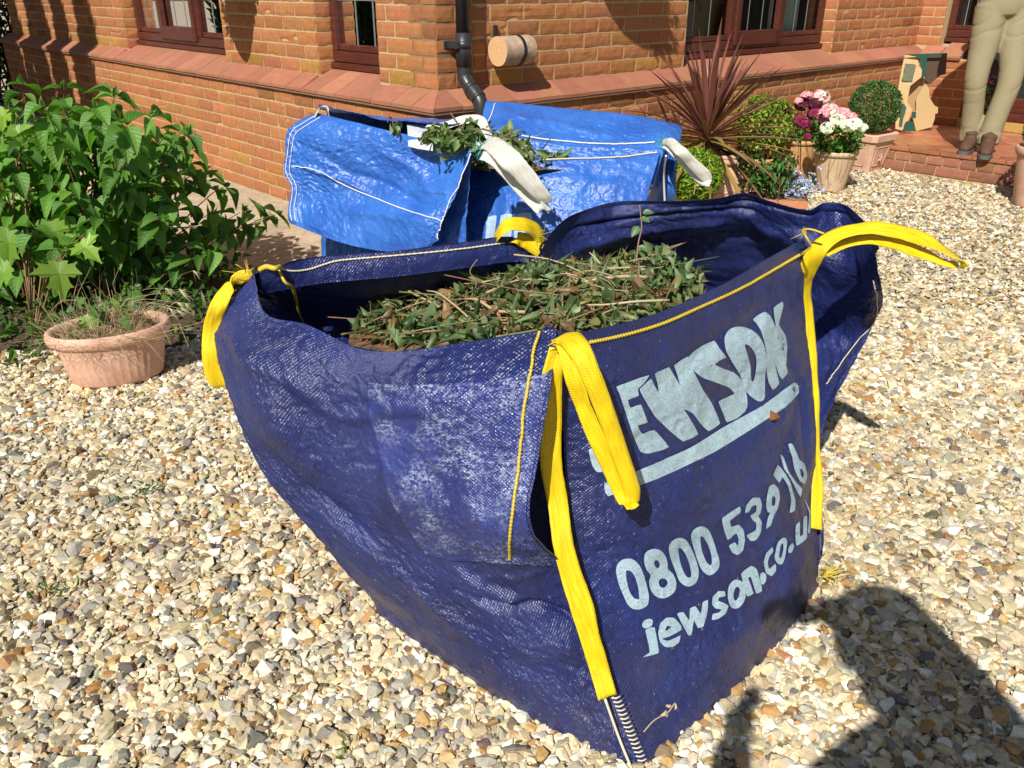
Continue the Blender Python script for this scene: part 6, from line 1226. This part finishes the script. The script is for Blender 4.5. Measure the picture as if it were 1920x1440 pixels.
panel('green_foot', [Z4(*p) for p in ((935, 820), (975, 818), (995, 885), (918, 888), (922, 840))], M_cgrn, 6.85); panel('green_patch', [Z4(*p) for p in ((975, 755), (1000, 755), (998, 798), (972, 800))], M_cgrn, 6.86); panel('green_patch', [Z4(*p) for p in ((885, 705), (920, 700), (935, 730), (915, 790), (905, 850), (885, 845), (895, 780))], mat('dull_green_print', (.05, .10, .075), .7), 6.86, .002)
panel('printed_drawing', [Z4(*p) for p in ((925, 430), (985, 432), (1002, 440), (985, 500), (975, 550), (910, 548), (903, 535), (918, 500))], M_cshade, 6.93, .002)
# ------------------------------------------------------------------ people
M_chino = mat('khaki_cotton', (.29, .245, .145), .85, .2); speckle(M_chino, .25, 300); bump(M_chino, noise_(M_chino, coord(M_chino), 420, 3), .15, .001)
M_shoe = mat('brown_suede', (.11, .055, .035), .7, .3); speckle(M_shoe, .5, 60); M_sole = mat('grey_sole', (.10, .10, .10), .7); M_skin = mat('skin', (.55, .32, .22), .55); M_knit = mat('dark_knit', (.07, .065, .07), .9); M_shirt = mat('blue_shirt', (.10, .16, .28), .85); M_hair = mat('grey_hair', (.16, .14, .12), .7); M_jean = mat('dark_denim', (.03, .045, .08), .85)
def blob_mesh(name, parts, mat_, parent, voxel=.011, smooth=4, wr=None):
    """one continuous skin grown round tapered limbs: parts = list of (points, radii[, squash])"""
    mb = MB()
    for p in parts:
        P, r = np.array(p[0], float), p[1]; sq = p[2] if len(p) > 2 else 1.
        C = cr(P, len(P)*6); R = np.interp(np.linspace(0, 1, len(C)), np.linspace(0, 1, len(r)), r); n = 20
        T = unit(np.gradient(C, axis=0)); ref = np.array([0, 1., 0]) if abs(T[:, 1]).mean() < .7 else np.array([0, 0, 1.]); A_ = unit(np.cross(T, ref)); B_ = np.cross(A_, T); t = np.arange(n)*2*math.pi/n
        V = C[:, None]+R[:, None, None]*(A_[:, None]*np.cos(t)[None, :, None]+B_[:, None]*np.sin(t)[None, :, None]*sq)
        e0, e1 = C[0]-T[0]*R[0]*.5, C[-1]+T[-1]*R[-1]*.5; m_ = len(C); V = np.concatenate([V.reshape(-1, 3), [e0, e1]]); j = np.arange(n)
        mb.add(V, [gridF(m_, n, True), np.concatenate([np.stack([np.full(n, m_*n), (j+1) % n, j], 1), np.stack([np.full(n, m_*n+1), (m_-1)*n+j, (m_-1)*n+(j+1) % n], 1)])])
    o = mb.build('tmp', None, None); md = o.modifiers.new('r', 'REMESH'); md.mode = 'VOXEL'; md.voxel_size = voxel; md.use_smooth_shade = True
    ms = o.modifiers.new('s', 'SMOOTH'); ms.factor = .5; ms.iterations = smooth
    dg = bpy.context.evaluated_depsgraph_get(); me = bpy.data.meshes.new_from_object(o.evaluated_get(dg)); bpy.data.objects.remove(o)
    if wr is not None:
        n = len(me.vertices); co = np.empty(n*3, np.float32); me.vertices.foreach_get('co', co); no = np.empty(n*3, np.float32); me.vertices.foreach_get('normal', no); co = co.reshape(-1, 3); no = no.reshape(-1, 3)
        co = co+no*wr(co)[:, None]; me.vertices.foreach_set('co', co.astype(np.float32).ravel()); me.update()
    me.materials.clear(); me.name = name; o = link(name, me, mat_, parent); return o
def hand(root, wrist, d, pal, m, name='hand', s=1.0):
    """palm with five curled fingers; d = direction of the fingers, pal = palm normal"""
    d = unit(np.array(d, float)); pal = unit(np.array(pal, float)-d*np.dot(pal, d)); sd = np.cross(d, pal); w = np.array(wrist)
    parts = [([w, w+d*.045*s, w+d*.085*s], [.026*s, .038*s, .036*s], .5)]
    for k, (o, l) in enumerate(((-.030, .068), (-.010, .078), (.010, .073), (.028, .058))):
        b = w+d*.085*s+sd*o*s; parts.append(([b, b+d*l*.45*s+pal*.006*s, b+d*l*.75*s+pal*.022*s, b+d*l*.8*s+pal*.04*s], [.0095*s, .009*s, .0085*s, .007*s]))
    b = w+d*.03*s-sd*.034*s; parts.append(([b, b+d*.02*s-sd*.022*s+pal*.01*s, b+d*.045*s-sd*.026*s+pal*.028*s], [.012*s, .011*s, .009*s]))
    return parts
# the man on the step
Pm = lambda x, y, Y: aty(x, y, Y)
man = empty('person', tuple(at(1830, 283, .17)), label='person in khaki trousers and brown suede shoes standing on the tiled step', cat='person')
aL, kL, hL = Pm(1819, 258, 6.14), Pm(1830, 148, 6.10), Pm(1858, 30, 6.16)
aR, kR, hR = Pm(1852, 264, 6.02), Pm(1894, 150, 6.04), Pm(1905, 34, 6.14)
pel = (hL+hR)/2+np.array([.0, 0, .05]); wst = pel+np.array([.01, .02, .17])
g = np.random.default_rng(3)
def trous(co):
    z = co[:, 2]; q = np.stack([co[:, 0]*9, co[:, 1]*9, z*20], -1); hem = np.clip((.42-z)/.17, 0, 1); knee = np.exp(-((z-.60)/.12)**2); hip = np.exp(-((z-.98)/.10)**2)
    diag = np.stack([co[:, 0]*5+z*5, co[:, 1]*5, z*15-co[:, 0]*14], -1)
    cs = lambda v, w: np.exp(-(pn(v)/w)**2)
    return .0015*fbm(diag*.35, 2)-.005*cs(q*.7, .10)*hem-.005*cs(diag*.45, .07)*(knee*.6+hip*.9+.12)
blob_mesh('trousers', [([hL+[0, 0, .06], (hL*.55+kL*.45), kL, (kL+aL)/2, aL+[0, 0, -.015]], [.110, .098, .078, .070, .068, .074]), ([hR+[0, 0, .06], (hR*.55+kR*.45), kR, (kR+aR)/2, aR+[0, 0, -.015]], [.110, .100, .080, .072, .069, .074]),
  ([pel+[-.0, 0, -.03], pel+[0, 0, .05], wst], [.165, .178, .165], .72), ([aL+[0, 0, .03], aL+[.0, -.01, -.02]], [.082, .076]), ([aR+[0, 0, .03], aR+[.0, -.01, -.02]], [.082, .076])], M_chino, man, .009, 3, trous)
def shoe(a, tip, nm='shoe'):
    a = np.array(a); t = np.array(tip); d = unit((t-a)*[1, 1, 0]); s = np.array([-d[1], d[0], 0]); heel = a-d*.07; z0_ = .172
    def z(p, zz): return np.array([p[0], p[1], z0_+zz])
    o = blob_mesh(nm, [([z(heel, .055), z(a, .075), z(a+d*.08, .055), z(a+d*.15, .042), z(a+d*.195, .036)], [.036, .044, .044, .043, .030], .85), ([z(a, .09), z(a, .13)], [.046, .05])], M_shoe, man, .007, 3)
    mb = MB(); C = [heel-d*.035, heel-d*.01, a, a+d*.09, a+d*.16, a+d*.212, a+d*.228]; wd = [.018, .036, .038, .044, .047, .032, .008]; V = []
    for c, w in zip(cr(np.array(C), 24), np.interp(np.linspace(0, 6, 24), range(7), wd)):
        for (sx, zz) in ((-1, .0), (1, .0), (1.02, .024), (-1.02, .024)): V.append([c[0]+s[0]*w*sx, c[1]+s[1]*w*sx, z0_+zz])
    V = np.array(V); F = gridF(24, 4, True); mb.add(V, [F, np.array([[0, 1, 2, 3], [92, 95, 94, 93]])]); mb.build('sole', M_sole, o)
shoe(at(1822, 262, .25)*[1, 1, 0]+[0, .01, 0], at(1800, 290, .19)*[1, 1, 0]); shoe(at(1853, 268, .25)*[1, 1, 0]+[0, 0, 0], at(1842, 310, .19)*[1, 1, 0])
ch = wst+np.array([0, .0, .30]); nk = ch+np.array([0, 0, .20]); hd = nk+np.array([-.02, -.03, .17]); shL, shR = ch+np.array([-.19, 0, .10]), ch+np.array([.19, .02, .10])
blob_mesh('jumper', [([wst+[0, 0, -.01], (wst+ch)/2, ch, ch+[0, 0, .10]], [.172, .172, .185, .15], .68), ([shL, shL+[-.05, -.02, -.24], shL+[.14, -.20, -.20]], [.07, .055, .045]), ([shR, shR+[.05, -.02, -.24], shR+[-.12, -.22, -.16]], [.07, .055, .045]), ([shL, ch+[0, 0, .12], shR], [.07, .085, .07])], M_knit, man, .014, 4)
blob_mesh('body', [([nk+[0, 0, -.06], nk+[0, -.01, .06]], [.055, .052]), ([hd+[0, 0, -.085], hd+[0, -.012, -.03], hd+[0, .0, .04], hd+[0, .01, .09]], [.050, .072, .080, .055]), ([hd+[0, -.085, -.01], hd+[0, -.100, -.028]], [.010, .014]),
  ([hd+[-.078, .0, -.01], hd+[-.084, .008, -.01]], [.016, .012]), ([hd+[.078, .0, -.01], hd+[.084, .008, -.01]], [.016, .012])]+hand(man, shL+[.15, -.21, -.195], (.9, -.1, .3), (0, 1, 0), M_skin)+hand(man, shR+[-.13, -.23, -.155], (-.9, -.1, .3), (0, 1, 0), M_skin), M_skin, man, .008, 3)
blob_mesh('hair', [([hd+[0, .05, .0], hd+[0, .04, .06], hd+[0, -.02, .095]], [.072, .078, .062])], M_hair, man, .010, 4)
# small fuchsia just behind the man
fu = empty('potted_flower', (3.42, 6.45, .17), label='small plant with purple and pink flowers glimpsed between the legs of the person', cat='flowering plant'); mb = MB(); q = aty(1851, 150, 6.45)
roundc = MB(); lathe(roundc, [(0, .172), (.05, .172), (.07, .30), (.06, .30), (0, .29)], (q[0], q[1], 0), 30); roundc.build('pot', M_tc2, fu, smooth=True)
tube(mb, [(q[0], q[1], .29), (q[0]+.01, q[1], .5), q], [.004, .003, .002], 6, (.08, .14, .04)); mb.build('stem', M_stem, fu)
mb = MB(); n = 30; P = q+g.normal(size=(n, 3))*.022+[0, 0, .01]; leaves(mb, OV_R, P, rdir(g, n), rdir(g, n)+[0, -1, 0], .03, .022, gcol(g, n, [(.14, .03, .4), (.5, .05, .16)])); mb.build('flowers', M_petal, fu)
mb = MB(); n = 60; P = np.array([q[0], q[1], 0])+g.normal(size=(n, 3))*np.array([.04, .04, 0])+np.stack([0*np.arange(n), 0*np.arange(n), g.uniform(.3, q[2]-.03, n)], 1); leaves(mb, OV, P, rdir(g, n), rdir(g, n, .5), .04, .02, gcol(g, n, [(.06, .15, .03)])); mb.build('foliage', M_leaf, fu)
# the photographer: only the shadow is seen
ph = empty('person', (.38, -.30, 0), label='person behind the camera holding a phone, seen only as the shadow at the lower right', cat='person')
hd = np.array([.17, -.16, 1.50]); nk = np.array([.21, -.19, 1.36]); ch = np.array([.27, -.25, 1.14]); ws = np.array([.32, -.32, .90]); sl_, sr_ = np.array([.14, -.24, 1.25]), np.array([.39, -.20, 1.24])
eL, wL = np.array([-.04, -.10, .93]), np.array([-.045, -.05, 1.13]); eR, wR = np.array([.29, .0, 1.39]), np.array([.15, .085, 1.345])
blob_mesh('shirt', [([ws, (ws+ch)/2, ch, ch+[-.03, .02, .09]], [.18, .18, .19, .15], .75), ([sl_, eL, (eL+wL)/2, wL], [.075, .055, .045, .032]), ([sr_, eR, (eR+wR)/2, wR], [.08, .06, .05, .036]), ([sl_, ch+[-.03, .03, .11], sr_], [.08, .10, .08])], M_shirt, ph, .014, 4)
blob_mesh('body', [([nk+[.02, -.02, -.05], hd+[.01, 0, -.10]], [.058, .055]), ([hd+[0, .02, -.09], hd+[0, .0, -.03], hd+[0, -.01, .04], hd+[0, -.02, .09]], [.052, .075, .085, .06]), ([hd+[0, .085, -.02], hd+[0, .098, -.04]], [.010, .014]), ([(eL+wL)/2, wL], [.042, .028]), ([(eR+wR)/2, wR], [.045, .028])]+hand(ph, wL, (.1, .1, .95), (.9, -.1, .1), M_skin, s=.8)+hand(ph, wR, (-.95, .08, -.25), (0, .1, -1), M_skin, s=.9), M_skin, ph, .008, 3)
blob_mesh('hair', [([hd+[0, -.05, .0], hd+[0, -.04, .07], hd+[0, .03, .10]], [.105, .112, .085])], M_hair, ph, .010, 4)
kl, kr, al, ar = np.array([.28, -.25, .50]), np.array([.52, -.28, .50]), np.array([.26, -.40, .09]), np.array([.54, -.42, .09])
blob_mesh('trousers', [([ws+[-.09, 0, 0], kl, al], [.115, .085, .065]), ([ws+[.09, 0, 0], kr, ar], [.115, .085, .065]), ([ws+[0, 0, -.05], ws+[0, 0, .05]], [.17, .18], .7)], M_jean, ph, .014, 4)
for a in (al, ar): blob_mesh('shoe', [([a+[0, -.05, -.05], a+[0, .05, -.045], a+[0, .17, -.055]], [.04, .045, .035])], M_blk, ph, .01, 3)
# ------------------------------------------------------------------ things above and beside the view that throw shadows into it
def basket(label, X, Y, zt, r, h):
    c = HW(X, Y, zt-h); root = empty('hanging_basket', tuple(c), label=label, cat='hanging basket', group='hanging baskets on the walls'); mb = MB()
    lathe(mb, [(.004, 0), (r*.30, h*.16), (r*.62, h*.42), (r*.86, h*.72), (r, h), (r*.94, h), (r*.8, h*.72), (.01, h*.2)], tuple(c), 40); mb.build('liner', mat('basket_liner', (.10, .06, .035), .95), root, smooth=True)
    mb = MB()
    for k in range(3): a = k*2.09; tube(mb, [c+[r*math.cos(a), r*math.sin(a), h], c+[0, 0, h+.45]], .002, 5)
    wall = c*1.; w_ = HW(.1 if abs(X) > abs(Y) and X < 0 else X, Y if X < 0 else .1, zt-h); tube(mb, [c+[0, 0, h+.45], w_+[0, 0, h+.47]], .007, 6); mb.build('bracket', M_blk, root)
    mb = MB(); n = 900; g = np.random.default_rng(5); d = rdir(g, n, .3); P = c+[0, 0, h+.02]+d*np.array([r*1.05, r*1.05, .16])*(.6+.5*g.random((n, 1))); leaves(mb, OV_R, P, d+rdir(g, n)*.5, rdir(g, n, .5), .035, .026, gcol(g, n, [(.06, .15, .03)])); mb.build('foliage', M_leaf, root)
basket('hanging basket above the view between the two left wall windows', -.33, 1.86, 1.62, .20, .38)
basket('hanging basket above the view on the right wall', .70, -.24, 2.08, .21, .34)
def tree(c, r, h, n, label, seed, lean=0):
    g = np.random.default_rng(seed); root = empty('conifer', (*c, 0), label=label, cat='tree', group='conifers left of the drive'); mb = MB(); tube(mb, [(*c, 0), (*c, h*.5), (*c, h*.95)], [.10, .07, .02], 8, (.10, .06, .04)); mb.build('trunk', M_stem, root, smooth=True)
    z = g.uniform(.05, 1, n); w = r*(np.minimum(1, (1-z)*2.2)**.7)*(1+.25*pn(np.stack([z*6, z*0+seed, z*0], -1))); a = g.uniform(0, 6.283, n); k = np.sqrt(g.uniform(.25, 1, n)); P = np.stack([c[0]+w*k*np.cos(a), c[1]+w*k*np.sin(a), z*h], 1); d = np.stack([np.cos(a)*.5, np.sin(a)*.5, np.ones(n)], 1)+g.normal(size=(n, 3))*.3
    mb = MB(); leaves(mb, OV_S, P, d, rdir(g, n), .17, .07, gcol(g, n, [(.025, .055, .02), (.035, .07, .025)])); mb.build('crown', M_leaf, root)
for i, (t_, s_, r, h) in enumerate(((5.05, 2.6, .22, 4.2), (5.75, 2.9, .20, 4.4), (6.5, 3.0, .42, 4.6), (7.4, 3.0, .45, 4.4), (8.3, 2.6, .5, 4.6))):
    w = HW(0, t_, 0)-np.array([Ld[0], Ld[1], 0])/math.hypot(Ld[0], Ld[1])*s_; tree((w[0], w[1]), r, h, 4200, 'tall dark conifer outside the left edge, %s from the house end' % ['first', 'second', 'third', 'fourth', 'fifth'][4-i], 60+i)
g = np.random.default_rng(99); st = []
for i in range(120):
    q = HW(g.uniform(-.9, 1.6), g.uniform(8.0, 8.9), 0); st.append((q, q+np.array([g.normal(0, .2), g.normal(0, .2), g.uniform(1.2, 2.3)])))
shrub('evergreen_hedge', 'dark evergreen hedge beyond the far left end of the house', st, OV_R, M_leaf, g, (.06, .1), .6, [(.012, .03, .008), (.02, .045, .012)], step=.07, hang=.1, start=0, cat='hedge', r0=.01)

# ------------------------------------------------------------------ litter
g = np.random.default_rng(123); n = 170; P = np.stack([g.uniform(-1.6, .2, n*3), g.uniform(.7, 2.9, n*3), g.uniform(.006, .014, n*3)], 1); P = P[keep_near(P)][:n]; n = len(P)
mb = MB(); leaves(mb, OV_R, P, rdir(g, n)*[1, 1, .2], rdir(g, n, 2), g.uniform(.006, .018, n), g.uniform(.005, .011, n), gcol(g, n, [(.12, .05, .03), (.20, .10, .05), (.07, .04, .025), (.13, .16, .05)]), g.uniform(-.5, 1, n))
for i in range(40):
    a = P[g.integers(n)]+[0, 0, .004]; d = unit(g.normal(size=3)*[1, 1, .1])*g.uniform(.015, .05); tube(mb, [a, a+d*.5+g.normal(size=3)*.002, a+d], .0009, 4, (.13, .07, .04))
tag(mb.build('leaf_litter', M_leaf, None), 'scattered brown leaf scraps and twig bits lying on the gravel', 'leaf litter', kind='stuff')
p = PF.find([(1441, 770)], .004)[0]; mb = MB(); leaves(mb, OV, [p], [(.1, -.1, -1)], [(.5, -.8, .2)], [.034], [.012], np.array([[.34, .13, .04]]), np.array([1.2])); tag(mb.build('dead_leaf', M_leaf, None), 'curled rust-brown dead leaf stuck across the printed underline on the navy bag', 'leaf')
mb = MB(); q = PF.find([(1205, 1372), (1225, 1350), (1250, 1335), (1262, 1318)], .003); tube(mb, q, .0011, 5, (.45, .36, .24), samples=12); q2 = PF.find([(1236, 1340), (1246, 1330), (1256, 1322), (1262, 1330), (1250, 1340)], .004); leaves(mb, OV_R, q2, rdir(g, 5), np.array([[.5, -.8, .2]]*5), .014, .007, np.array([[.42, .33, .22]])); tag(mb.build('dry_sprig', M_stem, None), 'small pale dry sprig clinging to the bottom of the printed side of the navy bag', 'twig')
